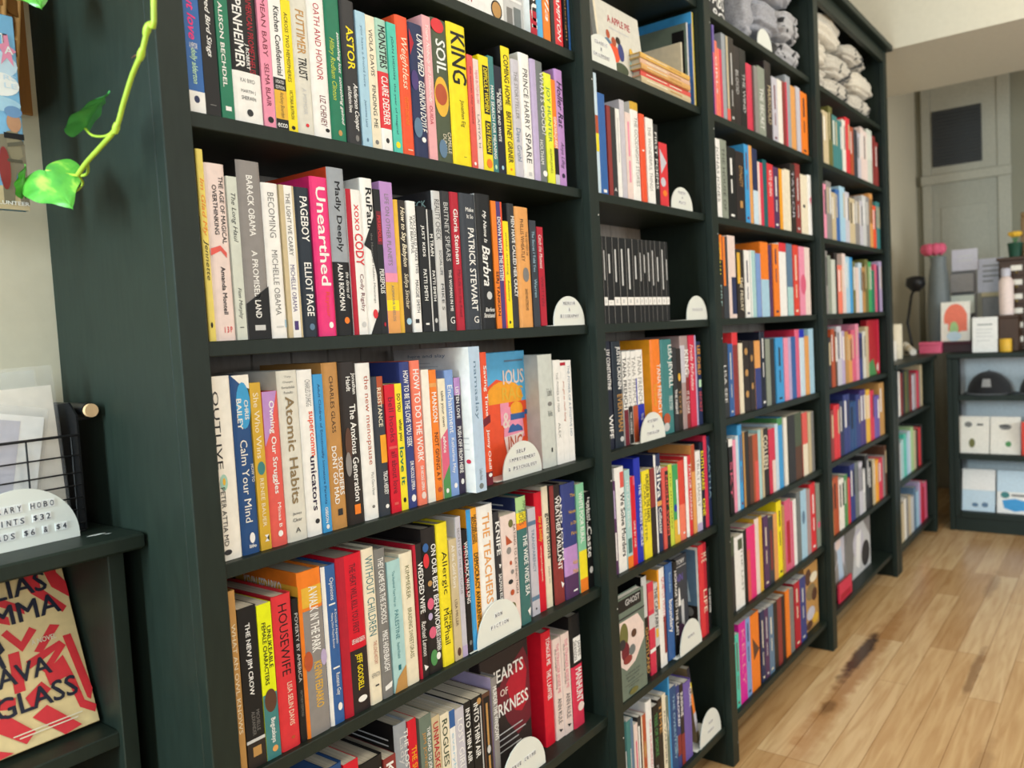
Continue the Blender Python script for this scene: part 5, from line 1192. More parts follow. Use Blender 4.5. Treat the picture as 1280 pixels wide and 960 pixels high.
# cards and prints standing on the counter shelves
def card(name, label, cat, loc, W, H, col, art, t=.004, lean=.22, group=None):
    """an upright card facing -x (towards the shop); loc is the bottom centre of its front"""
    r = thing(name, label, cat, loc, group, (0, lean, 0))
    b = MB(); b.bbox((0, -W / 2, 0), (t, W / 2, H), mat(col, .5), .0008); b.build('board', r)
    l = MB(); prints(l, lambda a, f, e: (-e - .0002, W / 2 - W * a, H * (1 - f)), art)
    if l.v: l.build('artwork', r)
    return r
CG = 'cards standing on the counter display'
cds = [(.482, -.13, .17, .23, 'ivory', 'E;grey;.2-.45;.15-.3;E;olive;.35-.55;.6-.85;R;charcoal;.6-.8;.2-.25', 'white print with grey dabs first on the middle counter shelf'),
       (.482, -.30, .16, .23, 'ivory', 'E;grey;.3-.7;.2-.35;E;leaf;.5-.7;.65-.8;R;charcoal;.3-.6;.22-.26', 'white print with green sprig on the middle counter shelf'),
       (.482, -.50, .17, .25, 'white', 'E;charcoal;.3-.6;.2-.3;E;salmon;.4-.8;.6-.75;R;charcoal;.75-1;.02-.2', 'white print with pink dab beyond the red book'),
       (.482, -.69, .18, .25, 'white', 'E;charcoal;.3-.6;.2-.3', 'white print with dark dab farther along the middle counter shelf'),
       (.12, -.15, .18, .26, 'iceblue', 'R;white;0-1;0-.5;E;steel;.3-.5;.8-.9;E;steel;.6-.8;.78-.9', 'pale blue and white card first on the lowest counter shelf'),
       (.12, -.345, .19, .26, 'white', 'R;iceblue;0-1;0-.5;E;bluegreen;.1-.35;.5-.65;P;azure;.15,.7 .5,.65 .9,.72 .85,.9 .5,.95 .2,.88;R;grey;.4-.8;.55-.6', 'white card with bright blue patch on the lowest counter shelf'),
       (.12, -.55, .17, .25, 'lavgrey', 'R;indigo;.1-.9;.1-.5;E;rose;.3-.8;.45-.6;R;steel;.1-.9;.62-.8', 'blue and rose card third on the lowest counter shelf'),
       (.12, -.75, .17, .25, 'white', 'R;steel;.1-.9;.1-.5', 'white and steel blue card fourth on the lowest counter shelf')]
for z, y, W, H, c, art, lb in cds:
    card('card', lb, 'card', (5.13, y - .06, z + .001), W, H, c, art, group=CG)
make_book('slim red book standing among prints on the middle counter shelf', None, (5.115, -.462, .4835), .028, .2, .09, 'p', 'tomato', 'tomato', '', rot=(0, 0, -math.pi / 2))
# caps
def cap(label, loc):
    r = thing('baseball_cap', label, 'cap', loc, 'black caps on the counter')
    b = MB(); pr = [(.122 * math.cos(a), .138 * math.sin(a)) for a in [math.pi / 2 * k / 10 for k in range(11)]]
    n = 28; vs = []
    for rr, z in pr:
        for k in range(n):
            q = 2 * math.pi * k / n; vs.append((rr * 1.08 * math.cos(q), rr * math.sin(q), z + .002))
    b.add(vs, [(i * n + k, i * n + (k + 1) % n, (i + 1) * n + (k + 1) % n, (i + 1) * n + k) for i in range(10) for k in range(n)], BLK, True)
    b.build('crown', r)
    b = MB(); vs = []; m_ = 14
    for ring in (0, 1, 2):
        for k in range(m_ + 1):
            q = math.radians(108 + 144 * k / m_)
            ext = .055 * ring / 2 * (1 - (2 * k / m_ - 1) ** 2) ** .5
            vs.append((.130 * math.cos(q) - ext, .121 * math.sin(q), .008))
    M1 = m_ + 1
    fs = [(r_ * M1 + k, r_ * M1 + k + 1, (r_ + 1) * M1 + k + 1, (r_ + 1) * M1 + k) for r_ in (0, 1) for k in range(m_)]
    b.add(vs, fs, BLK, True); b.add([(x, y, z - .004) for x, y, z in vs], [f[::-1] for f in fs], BLK, True)
    b.build('brim', r)
    b = MB(); vs = [(-.1275, -.026, .05), (-.1275, .026, .05), (-.108, .02, .098), (-.108, -.02, .098)]
    b.add(vs, [(0, 1, 2, 3), (3, 2, 1, 0)], mat('silver', .6)); b.build('patch', r)
    b = MB(); b.lathe([(.008, .1405), (.008, .143), (.001, .146)], 0, 0, BLK, 10); b.build('button', r)
cap('black baseball cap first on the upper counter shelf', (5.232, -.27, .8455)); cap('black baseball cap second on the upper counter shelf', (5.232, -.55, .8455))

# ------------------------------------------------------------------ things on the counter
CZ = 1.106
def jar(name, label, cat, x, y, z, prof, col, capcol=None, capprof=None, rough=.4):
    r = thing(name, label, cat, (x, y, z))
    b = MB(); b.lathe(prof, 0, 0, mat(col, rough)); b.build('body', r)
    if capcol:
        b = MB(); b.lathe(capprof, 0, 0, mat(capcol, .4)); b.build('cap', r)
    return r
# the card-index cabinet of dark wood
WOODD = paint('dark_walnut', '#4A3426', .45)
ci = thing('index_cabinet', 'dark wood card-index cabinet of small drawers at the counter end', 'cabinet', (5.36, -.62, CZ))
b = MB(); b.bbox((.02, -.26, 0), (.30, .305, .555), WOODD, .003); b.build('body', ci)
b = MB(); b.bbox((.005, -.27, .5555), (.31, .315, .575), WOODD, .003); b.build('top_board', ci)
for rI in range(6):
    for cI in range(3):
        y1 = .293 - cI * .185; z0 = .02 + rI * .088
        b = MB(); b.bbox((.006, y1 - .172, z0), (.0195, y1, z0 + .078), WOODD, .002); dd = b.build('drawer', ci)
        b = MB(); b.bbox((.003, y1 - .115, z0 + .03), (.0058, y1 - .055, z0 + .062), mat('ivory', .5), .0006); b.build('label_holder', dd)
        b = MB(); b.lathe([(.004, 0), (.004, .006), (.009, .01), (.006, .016), (.001, .017)], 0, 0, mat('#8F7A45', .3, metal=.8), 10)
        k_ = b.build('drawer_knob', dd, (.0058, y1 - .085, z0 + .018)); k_.rotation_euler = (0, -math.pi / 2, 0)
jar('bottle', 'pinkish tall bottle with grey cap before the index cabinet', 'bottle', 5.28, -.365, CZ + .22, [(.038, 0), (.04, .01), (.04, .2), (.03, .225), (.02, .235)], 'blush', 'lavgrey', [(.026, .2355), (.026, .28), (.02, .285)])
# a small block lifts the bottle
bb = thing('paper_box', 'flat-topped dark box under the pinkish bottle', 'box', (5.28, -.37, CZ)); b = MB(); b.bbox((-.06, -.06, 0), (.06, .06, .2), WOODD, .003); b.build('body', bb)
b = MB(); b.bbox((-.062, -.062, .2002), (.062, .062, .2195), WOODD, .003); b.build('lid', bb)
card('sign_card', 'white printed sign card standing on the counter edge', 'sign', (5.14, -.262, CZ + .0005), .135, .215, 'white', 'R;slate;.2-.8;.2-.23;R;silver;.15-.8;.34-.36;R;silver;.15-.75;.44-.46;R;silver;.15-.8;.54-.56;R;silver;.2-.7;.66-.68', .01, .12)
jar('candle', 'small yellow candle beside the white sign card', 'candle', 5.16, -.37, CZ, [(.032, 0), (.033, .004), (.033, .075), (.03, .078)], 'gold', 'charcoal', [(.0015, .0785), (.0015, .09), (.001, .092)])
card('arched_print', 'peach and white arched print behind the pink box', 'print', (5.26, -.085, CZ + .07), .165, .25, 'ivory', 'E;salmon;.1-.9;.05-.8;R;salmon;.3-.9;.3-.75;E;leafpale;.3-.6;.5-.9;R;ivory;0-.25;.55-1;E;iceblue;.2-.7;.75-1', .006, .1)
r = thing('gift_box', 'dark red and black box lying beside the pink box', 'box', (5.27, -.12, CZ)); b = MB(); b.bbox((-.05, -.1, 0), (.1, .1, .052), mat('#3A2024', .5), .003); b.build('body', r)
b = MB(); b.bbox((-.052, -.102, .0522), (.102, .102, .0685), mat('#4A1F29', .5), .003); b.build('lid', r)
r = thing('gift_box', 'small pink box at the corner of the counter', 'box', (5.20, .045, CZ)); b = MB(); b.bbox((-.045, -.062, 0), (.06, .062, .052), mat('rose', .5), .003); b.build('body', r)
b = MB(); b.bbox((-.047, -.064, .0522), (.062, .064, .072), mat('rose', .5), .003); b.build('lid', r)
jar('vase', 'tall grey-blue vase holding pink blooms', 'vase', 5.42, .03, CZ, [(.055, 0), (.068, .05), (.07, .3), (.058, .5), (.045, .58), (.05, .62)], 'slate', None, None)
r = thing('flower_bunch', 'pink blooms standing in the grey-blue vase', 'flowers', (5.42, .055, CZ + .60))
for k in range(7):
    q = k * .9; x_, y_ = .045 * math.cos(q) * (k > 0), .045 * math.sin(q) * (k > 0)
    b = MB(); b.lathe([(.006, .03), (.03, .05), (.035, .075), (.026, .1), (.006, .108)], x_, y_, mat('rose', .7), 10); b.build('bloom', r)
    b = MB(); b.tube([(x_ * .5, y_ * .5, .022), (x_, y_, .035)], .003, mat('leaf', .6), 6); b.build('stem', r)
card('poster_card', 'pale paper card standing behind the grey vase', 'card', (5.50, -.11, CZ + .52), .15, .14, 'lavgrey', 'R;silver;.2-.8;.3-.35;R;silver;.2-.8;.5-.55', .004, .08)
r = thing('display_rack', 'grey-green counter rack holding small packets', 'rack', (5.50, -.10, CZ))
b = MB(); b.bbox((-.05, -.075, 0), (.09, .08, .02), mat('greygreen', .5), .002); b.build('base', r)
b = MB(); b.bbox((.04, -.07, .0202), (.06, .075, .52), mat('taupe', .6), .002); b.build('back_panel', r)
for k, z in enumerate((.08, .24, .38)):
    b = MB(); b.bbox((-.04, -.065, z), (.0395, .07, z + .12), mat(('greygreen', 'sage', 'taupe')[k], .6), .002); b.build('packet', r)
card('paper_notice', 'lavender-grey printed notice standing by the index cabinet', 'notice', (5.55, -.25, CZ + .37), .15, .22, 'lavgrey', 'R;grey;.2-.8;.2-.24;R;grey;.2-.8;.35-.39;R;grey;.2-.8;.5-.54;R;grey;.2-.6;.65-.69', .004, .05)
r = thing('stand_box', 'beige storage box under the lavender-grey notice', 'box', (5.58, -.25, CZ)); b = MB(); b.bbox((-.04, -.046, 0), (.1, .05, .34), mat('taupe', .6), .003); b.build('body', r)
b = MB(); b.bbox((-.045, -.05, .3402), (.105, .054, .3695), mat('sand', .6), .003); b.build('lid', r)
# telephone-like black reader on its stand and small things in the corner
r = thing('desk_lamp', 'small black desk lamp in the corner of the counter', 'lamp', (5.30, .17, CZ)); b = MB()
b.lathe([(.05, 0), (.05, .012), (.012, .018)], 0, 0, mat('black', .4)); b.build('base', r)
b = MB(); b.tube([(0, 0, .018), (0, .03, .2), (-.01, .0, .38), (-.03, -.03, .43)], .008, mat('black', .4)); b.build('arm', r)
b = MB(); b.lathe([(.02, .40), (.06, .44), (.055, .49), (.02, .5)], -.03, -.03, mat('black', .4)); b.build('lamp_shade', r)
for k, (x_, y_, h_, c_n, lb) in enumerate([(4.60, .13, .2, 'cream', 'tall cream candle on the low corner bookcase'), (4.40, .12, .11, 'ivory', 'short ivory candle on the low corner bookcase'), (4.75, .2, .13, 'lavgrey', 'grey candle on the low corner bookcase beside tall cream one')]):
    jar('candle', lb, 'candle', x_, y_, CZ, [(.04, 0), (.042, .005), (.042, h_), (.038, h_ + .003)], c_n, 'charcoal', [(.0015, h_ + .0035), (.0015, h_ + .012), (.001, h_ + .014)])
r = thing('paper_roll', 'white paper roll leaning on the corner counter top', 'roll', (4.95, .10, CZ + .021), None, (math.radians(0), math.radians(78), math.radians(25)))
b = MB(); b.tube([(0, 0, 0), (0, 0, .2)], .02, mat('ivory', .6), 16); b.build('sheet', r)
b = MB(); b.tube([(0, 0, .07), (0, 0, .1)], .0206, mat('sand', .6), 16); b.build('band', r)
# on the index cabinet
pt = thing('potted_flower', 'yellow flowers in a dark green pot on the index cabinet', 'plant', (5.45, -.40, CZ + .576))
b = MB(); b.lathe([(.035, 0), (.042, .08), (.045, .085), (.04, .09)], 0, 0, mat('#1F4A38', .4)); b.build('pot', pt)
for k in range(6):
    q = k * 1.05
    b = MB(); b.tube([(0, 0, .085), (.02 * math.cos(q), .02 * math.sin(q), .13)], .002, mat('leaf', .6), 5); st_ = b.build('stem', pt)
    b = MB(); b.lathe([(.004, .125), (.022, .14), (.02, .155), (.004, .16)], .02 * math.cos(q), .02 * math.sin(q), mat('gold', .7), 10); b.build('bloom', st_)
jar('bottle', 'small white bottle on the index cabinet', 'bottle', 5.42, -.48, CZ + .576, [(.02, 0), (.022, .005), (.022, .06), (.01, .08)], 'lavgrey', 'white', [(.012, .0805), (.012, .1), (.01, .102)])
fr = thing('mirror', 'brass framed mirror standing on the index cabinet', 'mirror', (5.50, -.545, CZ + .577), None, (0, .06, 0))
b = MB()
for a, c in (((0, -.12, 0), (.02, .12, .03)), ((0, -.12, .25), (.02, .12, .28)), ((0, -.12, .0302), (.02, -.09, .2498)), ((0, .09, .0302), (.02, .12, .2498))): b.bbox(a, c, mat('#7A5A2C', .35), .004)
b.build('frame', fr)
b = MB(); b.box((.006, -.0898, .0304), (.012, .0898, .2496), mat('#B8CCCB', .15)); b.build('glass', fr)

# ------------------------------------------------------------------ the lower shelf unit at the near end
lu = thing('ledge_unit', 'shallow dark green shelf unit with a ledge beside the bookcase end', 'shelf', (0, 0, 0))
LZ = 1.121
b = MB(); b.bbox((-1.3, .12, LZ - .022), (-.003, .344, LZ), GREEN, .003); b.build('ledge', lu)
b = MB(); b.bbox((-.0495, .14, 0), (-.0265, .158, LZ - .0225), GREEN, .0015); b.build('face_frame_stile', lu)
b = MB(); b.bbox((-.047, .1585, 0), (-.028, .343, LZ - .0225), GREEN, .001); b.build('upright', lu)
b = MB(); b.bbox((-1.3, .14, 0), (-1.277, .343, LZ - .0225), GREEN, .0015); b.build('upright', lu)
for z in (.842, .50, .12):
    b = MB(); b.bbox((-1.276, .15, z - .021), (-.0475, .342, z), GREEN, .0015); b.build('shelf', lu)
b = MB(); b.box((-1.276, .3422, .02), (-.0475, .3446, LZ - .023), paint('raw_brown_board', '#5A4234', .6)); b.build('back_panel', lu)
b = MB()
for x_, y_, s_x in ((-.045, .175, .012), (-.034, .165, .005), (-.06, .2, .004)):
    n = 9; b.add([(x_ + s_x * math.cos(6.2832 * k / n) * (1 + .3 * math.sin(5 * k)), y_ + s_x * .35 * math.sin(6.2832 * k / n), LZ + .0002) for k in range(n)], [tuple(range(n))], mat('silver', .6))
b.build('paint_chip', lu)
# the tilted red and cream novel
dz = 1.053 - .8425; dy = .077
ln_a = math.atan2(dy, dz)
face_book('red and cream zigzag novel leaning back on the shelf under the ledge', None, (-.053 - .07, .196, .8488), .14, .235, .016, '#E6CE98',
          'P;red;.8,0 .93,0 .93,.05 1,.12 1,.22 .85,.13;P;red;.55,.0 .75,.0 .75,.12 .95,.27 .9,.3 .65,.14;P;red;.0,.1 .4,.24 .4,.29 .0,.16;P;red;.2,.05 .55,.2 .55,.25 .2,.11;P;red;.3,.33 .45,.46 .62,.36 .56,.33 .46,.4 .36,.31;P;red;.55,.48 .75,.35 .84,.37 .62,.5;P;red;.32,.45 .42,.45 .4,.68 .3,.68;P;red;.46,.52 .8,.46 .85,.5 .62,.63 .58,.6 .74,.51 .48,.57;P;red;.84,.44 .92,.44 1,.8 .96,.86 .93,.84;P;red;.6,.62 .8,.55 .86,.7 .9,.85 1,.9 .97,.94 .84,.88 .78,.68 .62,.7;P;red;0,.66 .3,.7 .28,.76 0,.72;P;red;.38,.72 .55,.66 .62,.72 .42,.8;P;red;.02,.82 .18,.77 .4,.92 .3,.97;P;red;.4,.84 .55,.8 .82,.98 .65,1;P;red;0,.93 .18,.99 0,1;ALIAS;navyblack;.02-.14;.45;.72;ub;EMMA;navyblack;.17-.29;.5;.78;ub;A NOVEL;cream;.41-.44;.66;.24;ub;E;navyblack;.16-.24;.31-.35;P;navyblack;.13,.36 .27,.36 .3,.42 .25,.44 .28,.52 .24,.52 .2,.45 .15,.53 .12,.52 .16,.43;AVA;navyblack;.52-.63;.42;.5;ub;GLASS;navyblack;.68-.8;.48;.76;ub;R;cream;.2-.85;.905-.912;R;cream;.25-.8;.925-.932', lean=ln_a)

# price-sign bookend on the ledge
bookend('white arched sign of letter tiles with print and card prices on ledge', -.137, .19, LZ + .0005, .152, .080,
        [('LITERARY HOBO', .0545, -.008), ('PRINTS $32', .0375, -.0015), ('CARDS $6 & $4', .0195, .006)], tile_h=.0105, pitch=.0083, foot=.022)
# wire basket with sleeved cards
wb = thing('wire_basket', 'black wire basket with wooden handle on the ledge', 'basket', (0, 0, 0))
WIRE = mat('black', .35)
X0, X1, Y0, Y1, Z0, Z1 = -.42, -.04, .215, .333, LZ + .004, 1.262
b = MB()
for z in (1.262, 1.233, 1.208, 1.190, 1.172, 1.155, 1.135):
    b.tube([(X0, Y0, z), (X1, Y0, z)], .0022 if z > 1.26 else .0013, WIRE, 6)
for k in range(7):
    x_ = X1 - .01 - k * .0605; b.tube([(x_, Y0 + .001, Z0), (x_, Y0 + .001, Z1)], .0013, WIRE, 6)
b.build('front_grid', wb)
b = MB()
for z in (1.288, 1.25, 1.21, 1.17, 1.135):
    b.tube([(X0, Y1, z), (X1, Y1, z)], .002 if z > 1.28 else .0013, WIRE, 6)
for k in range(7):
    x_ = X1 - .01 - k * .0605; b.tube([(x_, Y1, Z0), (x_, Y1, 1.288)], .0013, WIRE, 6)
b.build('back_grid', wb)
for x_ in (X0, X1):
    b = MB(); b.prism([(Y0, Z0), (Y1, Z0), (Y1, 1.30), (Y0 + .02, 1.308), (Y0, 1.29)], 'x', x_ - .0015, x_ + .0015, WIRE); e_ = b.build('end_plate', wb)
    xh = x_ + (.020 if x_ == X1 else -.02)
    b = MB()
    b.tube([(xh, Y0 - .004, 1.295), (xh, Y0 + .003, 1.295)], .0098, paint('beech_dowel', '#D8B48A', .5), 18); b.build('handle', e_)
    b = MB(); b.tube([(xh, Y0 + .0035, 1.295), (xh, Y1, 1.295)], .0112, WIRE, 14); b.build('rail', e_)
    b = MB(); b.bbox((min(x_, xh), Y0 + .004, 1.282), (max(x_, xh) + .0, Y0 + .012, 1.2852), WIRE, .0005); b.bbox((min(x_, xh), Y1 - .012, 1.282), (max(x_, xh), Y1 - .004, 1.2852), WIRE, .0005); b.build('bracket', e_)
b = MB(); b.bbox((X0, Y0, Z0 - .0035), (X1, Y1, Z0 - .0003), WIRE, .0008); b.build('base_plate', wb)
# clear sleeves
def sleeve_mat():
    m = bpy.data.materials.new('clear_film'); m.use_nodes = True
    nt = m.node_tree; p = nt.nodes['Principled BSDF']
    p.inputs['Base Color'].default_value = (.93, .96, 1, 1); p.inputs['Roughness'].default_value = .12
    tr = nt.nodes.new('ShaderNodeBsdfTransparent')
    fr_ = nt.nodes.new('ShaderNodeLayerWeight'); fr_.inputs['Blend'].default_value = .35
    mr = nt.nodes.new('ShaderNodeMapRange'); mr.inputs['To Min'].default_value = .06; mr.inputs['To Max'].default_value = .6
    nt.links.new(fr_.outputs['Facing'], mr.inputs['Value'])
    nz = nt.nodes.new('ShaderNodeTexNoise'); nz.inputs['Scale'].default_value = 35; nz.inputs['Detail'].default_value = 3
    tc = nt.nodes.new('ShaderNodeTexCoord'); nt.links.new(tc.outputs['Object'], nz.inputs['Vector'])
    bp = nt.nodes.new('ShaderNodeBump'); bp.inputs['Strength'].default_value = .6; bp.inputs['Distance'].default_value = .004
    nt.links.new(nz.outputs['Fac'], bp.inputs['Height']); nt.links.new(bp.outputs['Normal'], p.inputs['Normal'])
    mx = nt.nodes.new('ShaderNodeMixShader')
    nt.links.new(mr.outputs[0], mx.inputs[0]); nt.links.new(tr.outputs[0], mx.inputs[1]); nt.links.new(p.outputs[0], mx.inputs[2])
    nt.links.new(mx.outputs[0], nt.nodes['Material Output'].inputs['Surface'])
    return m
FILM = sleeve_mat()
rs = random.Random(3)
inks = ['R;lavgrey;.62-.8;.05-.9', '', 'R;charcoal;.8-.9;.4-.55', 'R;sand;.1-.4;.1-.9', '', 'R;taupe;.6-.9;.3-.9', '', '']
nmz = ['front-most white art print in a clear sleeve in the wire basket', 'second white art print in a clear sleeve, tallest edge showing', 'third sleeved art print with a grey band in the wire basket', 'fourth sleeved art print, cream paper, in the wire basket',
       'fifth sleeved art print, slightly tilted, in the wire basket', 'sixth sleeved art print with taupe border in the wire basket', 'small sleeved card standing at the basket end by the handle', 'rearmost sleeved art print in the wire basket']
for k in range(8):
    W, H = ((.155, .168), (.15, .205), (.13, .178), (.12, .16), (.155, .188), (.12, .17), (.03, .16), (.15, .2))[k]
    y = .226 + k * .0118
    xr = (-.108, -.052, -.085, -.074, -.098, -.060, -.046, -.048)[k]
    tl = (.20, -.03, .12, .08, .16, .03, 0, -.02)[k]
    r = thing('art_print', nmz[k], 'print', (xr - W / 2, y, LZ + .0055 + abs(math.sin(tl)) * W / 2), 'sleeved prints in the wire basket', (-.04, tl, 0))
    b = MB(); b.bbox((-W / 2, 0, 0), (W / 2, .0012, H), mat(('white', 'ivory', 'white', 'cream', 'white', 'ivory', 'sand', 'white')[k], .5), .0004); b.build('sheet', r)
    l = MB(); prints(l, lambda a, f, e: (-W / 2 + W * a, -e, H * (1 - f)), inks[k])
    if l.v: l.build('artwork', r)
    b = MB(); nx = 10; ny = 12; vs = []
    for side in (0, 1):
        for i in range(nx + 1):
            for j in range(ny + 1):
                u, v = i / nx, j / ny
                yy = (-.0012 - .0012 * v if side == 0 else .0026 + .001 * v) + .0008 * noise.noise(Vector((u * 5 + k, v * 5, side)))
                vs.append((-W / 2 - .004 + (W + .008) * u, yy, .0005 + (H + (.028 if k in (1, 7, 5) else .012)) * v))
    Nn = (nx + 1) * (ny + 1)
    fs = [(s * Nn + i * (ny + 1) + j, s * Nn + (i + 1) * (ny + 1) + j, s * Nn + (i + 1) * (ny + 1) + j + 1, s * Nn + i * (ny + 1) + j + 1) for s in (0, 1) for i in range(nx) for j in range(ny)]
    b.add(vs, fs, FILM, True); b.build('clear_sleeve', r)

# ------------------------------------------------------------------ woven basket and display book on the wall
bk = thing('woven_basket', 'woven rattan half basket hanging on the wall by the bookcase', 'basket', (-.147, .343, 1.745))
RAT = paint('rattan_cane', '#A8753F', .55); RAT2 = paint('rattan_stake', '#D8A768', .5)
R0, HB = .138, .42
for k in range(15):
    z = .012 + k * .0285; rad = R0 * (.80 + .2 * min(1, (z / HB) * 1.6))
    b = MB(); path = []
    for q in range(49):
        a = math.pi * q / 48; rr = rad + .0035 * math.sin(q * math.pi / 3 + k * math.pi)
        path.append((rr * math.cos(a), -rr * .8 * math.sin(a), z))
    vs = []
    for px_, py_, pz_ in path: vs += [(px_, py_, pz_), (px_, py_, pz_ + .0235)]
    vs2 = [(x_ * .975, y_ * .975, z_) for x_, y_, z_ in vs]
    n = len(path)
    fs = [(2 * i, 2 * i + 2, 2 * i + 3, 2 * i + 1) for i in range(n - 1)]
    b.add(vs, [f[::-1] for f in fs], RAT, True); b.add(vs2, fs, RAT, True)
    b.add(vs + vs2, [(2 * i + 1, 2 * i + 3, 2 * n + 2 * i + 3, 2 * n + 2 * i + 1) for i in range(n - 1)] + [(2 * i, 2 * n + 2 * i, 2 * n + 2 * i + 2, 2 * i + 2) for i in range(n - 1)], RAT)
    b.build('woven_strip', bk)
for q in range(2, 48, 6):
    a = math.pi * (q - .5) / 48
    b = MB(); b.tube([(R0 * (.80 + .2 * min(1, z / HB * 1.6)) * 1.005 * math.cos(a), -R0 * (.80 + .2 * min(1, z / HB * 1.6)) * .8 * 1.005 * math.sin(a), z) for z in [HB * t / 14 for t in range(15)]], .0042, RAT2, 6); b.build('stake', bk)
b = MB(); n = 24; b.prism([(R0 * .79 * math.cos(math.pi * q / n), -R0 * .79 * .8 * math.sin(math.pi * q / n)) for q in range(n + 1)], 'z', 0, .008, RAT); b.build('base', bk)
b = MB(); b.box((-R0, -.004, 0), (R0, -.0005, HB + .03), RAT); b.build('back_panel', bk)

pb = face_book('picture book with blue sky and uniformed figure displayed on wall rack', None, (-.1585, .215, 1.578), .16, .262, .012, '#7FB6DC',
    'E;iceblue;.5-1;.18-.34;E;white;.7-1;.3-.42;E;lightblue;.6-1;.42-.5;R;sand;0-1;.88-1;T;white;.1-.15;.9;.07;ub;P;pink;.9,.1 .94,.1 .95,.16 1,.18 .96,.2 .97,.26 .92,.22 .87,.26 .89,.2 .86,.16 .9,.15;A;white;.16-.2;.94;.07;ub;RS;iceblue;.31-.335;.93;.1;u;LE;iceblue;.35-.375;.93;.1;u;P;#7D7561;.8,.62 .95,.6 1,.66 1,.97 .93,.97 .92,.8 .88,.97 .8,.97;P;#8B8268;.86,.6 .95,.585 .98,.72 .9,.76 .86,.7;E;#B98A6A;.87-.985;.5-.6;E;#6E93BC;.86-1;.465-.525;R;black;.84-1;.605-.635;P;#5E5A4A;.86,.66 .99,.64 .99,.66 .86,.68;E;rosewood;.78-.87;.68-.9;R;#54503F;.85-.97;.74-.755;VOLUNTEER;white;.957-.977;.83;.33;ub', lean=-.0)
rk = thing('wall_rack', 'small dark wire rack on the wall behind the picture book', 'rack', (-.1585, .343, 1.570))
b = MB()
for x_ in (-.04, .03):
    b.tube([(x_, -.0005, .02), (x_, -.05, .006), (x_, -.128, .0045)], .0022, WIRE, 6)
    b.tube([(x_, -.0005, .15), (x_, -.10, .15), (x_, -.1155, .15)], .0022, WIRE, 6)
b.build('arm', rk)
b = MB(); b.tube([(-.06, -.1165, .15), (.05, -.1165, .15)], .0022, WIRE, 6); b.build('back_bar', rk)

# ------------------------------------------------------------------ trailing pothos vine
vn = thing('pothos_vine', 'trailing green vine with heart-shaped leaves hanging beside the bookcase end', 'plant', (0, 0, 0))
def leaf_mat():
    m = bpy.data.materials.new('pothos_leaf'); m.use_nodes = True
    nt = m.node_tree; p = nt.nodes['Principled BSDF']; p.inputs['Roughness'].default_value = .3
    p.inputs['Subsurface Weight'].default_value = .15; p.inputs['Subsurface Radius'].default_value = (.004, .008, .002)
    tc = nt.nodes.new('ShaderNodeTexCoord')
    mp = nt.nodes.new('ShaderNodeMapping'); mp.inputs['Scale'].default_value = (60, 16, 30)
    nz = nt.nodes.new('ShaderNodeTexNoise'); nz.inputs['Scale'].default_value = 1; nz.inputs['Detail'].default_value = 3
    nt.links.new(tc.outputs['Object'], mp.inputs['Vector']); nt.links.new(mp.outputs['Vector'], nz.inputs['Vector'])
    cr = nt.nodes.new('ShaderNodeValToRGB')
    cr.color_ramp.elements[0].position = .3; cr.color_ramp.elements[0].color = lin('#3E8A2E') + (1,)
    cr.color_ramp.elements[1].position = .72; cr.color_ramp.elements[1].color = lin('#A9D255') + (1,)
    k = cr.color_ramp.elements.new(.58); k.color = lin('#57A63C') + (1,)
    nt.links.new(nz.outputs['Fac'], cr.inputs['Fac']); nt.links.new(cr.outputs['Color'], p.inputs['Base Color'])
    return m
LEAF = leaf_mat(); LEAF2 = mat('#3F8F4A', .32, .4, .12, 50); STEM = mat('#9DB83A', .4, .4, .12, 40)
stem = [(-.03, -.02, 2.752), (-.055, -.10, 2.742), (-.068, -.125, 2.70), (-.07, -.15, 2.4), (-.076, -.14, 2.05), (-.08, -.1361, 1.7626), (-.08, -.122, 1.74), (-.08, -.1095, 1.7216), (-.08, -.1015, 1.712), (-.08, -.0787, 1.6932), (-.08, -.055, 1.667), (-.08, -.0336, 1.6427), (-.08, .005, 1.628), (-.08, .042, 1.616), (-.08, .069, 1.604)]
def smooth(P, n=5):
    P = [Vector(p) for p in P]; out = []
    for i in range(len(P) - 1):
        p0, p1, p2, p3 = P[max(i - 1, 0)], P[i], P[i + 1], P[min(i + 2, len(P) - 1)]
        for k in range(n):
            t = k / n
            out.append(.5 * ((2 * p1) + (-p0 + p2) * t + (2 * p0 - 5 * p1 + 4 * p2 - p3) * t * t + (-p0 + 3 * p1 - 3 * p2 + p3) * t ** 3))
    return out + [P[-1]]
sp_ = smooth(stem)
b = MB(); b.tube(sp_, [.0031] * len(sp_), STEM, 8)
for p in ((-.08, -.1015, 1.712), (-.08, -.0336, 1.6427), (-.08, -.118, 1.735)):
    b.tube([Vector(p) + Vector((0, -.004, .005)), Vector(p), Vector(p) + Vector((0, .004, -.005))], [.0036, .0046, .0036], STEM, 8)
b.tube([(-.08, -.1015, 1.712), (-.082, -.092, 1.7125), (-.083, -.086, 1.711)], [.0012, .001, .0004], mat('brown', .6), 5)
b.build('stem', vn)
HEART = smooth([(0, 0, 0), (.09, -.12, 0), (.24, -.19, 0), (.41, -.12, 0), (.50, .03, 0), (.50, .20, 0), (.43, .40, 0), (.31, .58, 0), (.18, .75, 0), (.08, .88, 0), (.025, .96, 0), (0, 1.04, 0)], 3)
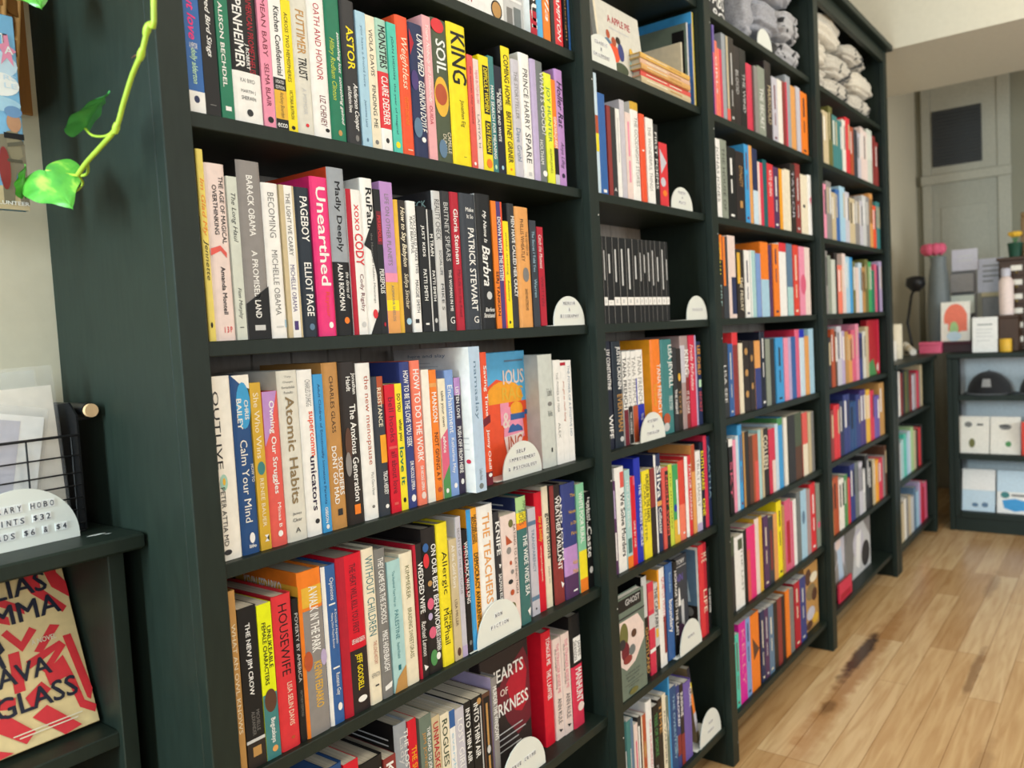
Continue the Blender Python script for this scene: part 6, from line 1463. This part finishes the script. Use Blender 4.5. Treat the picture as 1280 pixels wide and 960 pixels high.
def leaf(base, tip, nrm, Wd, m, cup=.15, fold=0.0):
    base, tip = Vector(base), Vector(tip); ax = tip - base; Ln = ax.length; ax.normalize()
    n = Vector(nrm); n = (n - ax * n.dot(ax)).normalized(); sd = ax.cross(n)
    b = MB(); nu, nv = len(HEART) - 1, 7; vs = []
    for i, hp in enumerate(HEART):
        t = i / nu
        for j in range(-nv, nv + 1):
            s = abs(j) / nv; sg_ = 1 if j >= 0 else -1
            y = (t * (1 - s) + hp.y * s) * Ln; x = hp.x * s * Wd
            h = -cup * s * s * hp.x * Wd + fold * x * 1.3 - .12 * Ln * (y / Ln - .3) ** 2 + .0014 * math.sin(y / Ln * 16 + s * 3) * s
            if j == 0: h -= .0008
            vs.append(base + ax * y + sd * (sg_ * x * (1 - .45 * fold)) + n * h)
    M_ = 2 * nv + 1
    fs = [(i * M_ + j, i * M_ + j + 1, (i + 1) * M_ + j + 1, (i + 1) * M_ + j) for i in range(nu) for j in range(2 * nv)]
    off = [v - n * .0006 for v in vs]
    b.add(vs, fs, m, True); b.add(off, [f[::-1] for f in fs], m, True)
    return b.build('leaf', vn)
cd = Vector((-.52, -1.0, -.25)).normalized()
leaf((-.084, .149, 1.622), (-.088, .079, 1.566), cd + Vector((0, .15, .25)), .078, LEAF, .2)
leaf((-.082, .037, 1.656), (-.09, -.037, 1.686), Vector((-.35, -.35, .8)), .058, LEAF2, .2, .35)
leaf((-.1025, .17, 1.592), (-.1015, .17, 1.630), Vector((-.5, .6, .2)), .034, LEAF, .2, .4)
leaf((-.085, .150, 1.872), (-.09, .108, 1.822), cd + Vector((0, 0, .3)), .07, LEAF, .2)
b = MB()
b.tube(smooth([(-.08, -.0336, 1.6427), (-.082, -.014, 1.637), (-.082, .019, 1.6435), (-.082, .037, 1.656)], 4), .0016, STEM, 6)
b.tube(smooth([(-.08, .042, 1.616), (-.066, .075, 1.607), (-.066, .12, 1.614), (-.082, .149, 1.622)], 4), .002, STEM, 6)
b.tube(smooth([(-.08, .069, 1.604), (-.062, .095, 1.598), (-.064, .13, 1.590), (-.094, .155, 1.586), (-.1025, .17, 1.592)], 4), .0016, STEM, 6)
b.tube(smooth([(-.078, -.139, 1.80), (-.08, -.08, 1.83), (-.083, .05, 1.87), (-.085, .150, 1.872)], 4), .0016, STEM, 6)
b.build('leaf_stalk', vn)
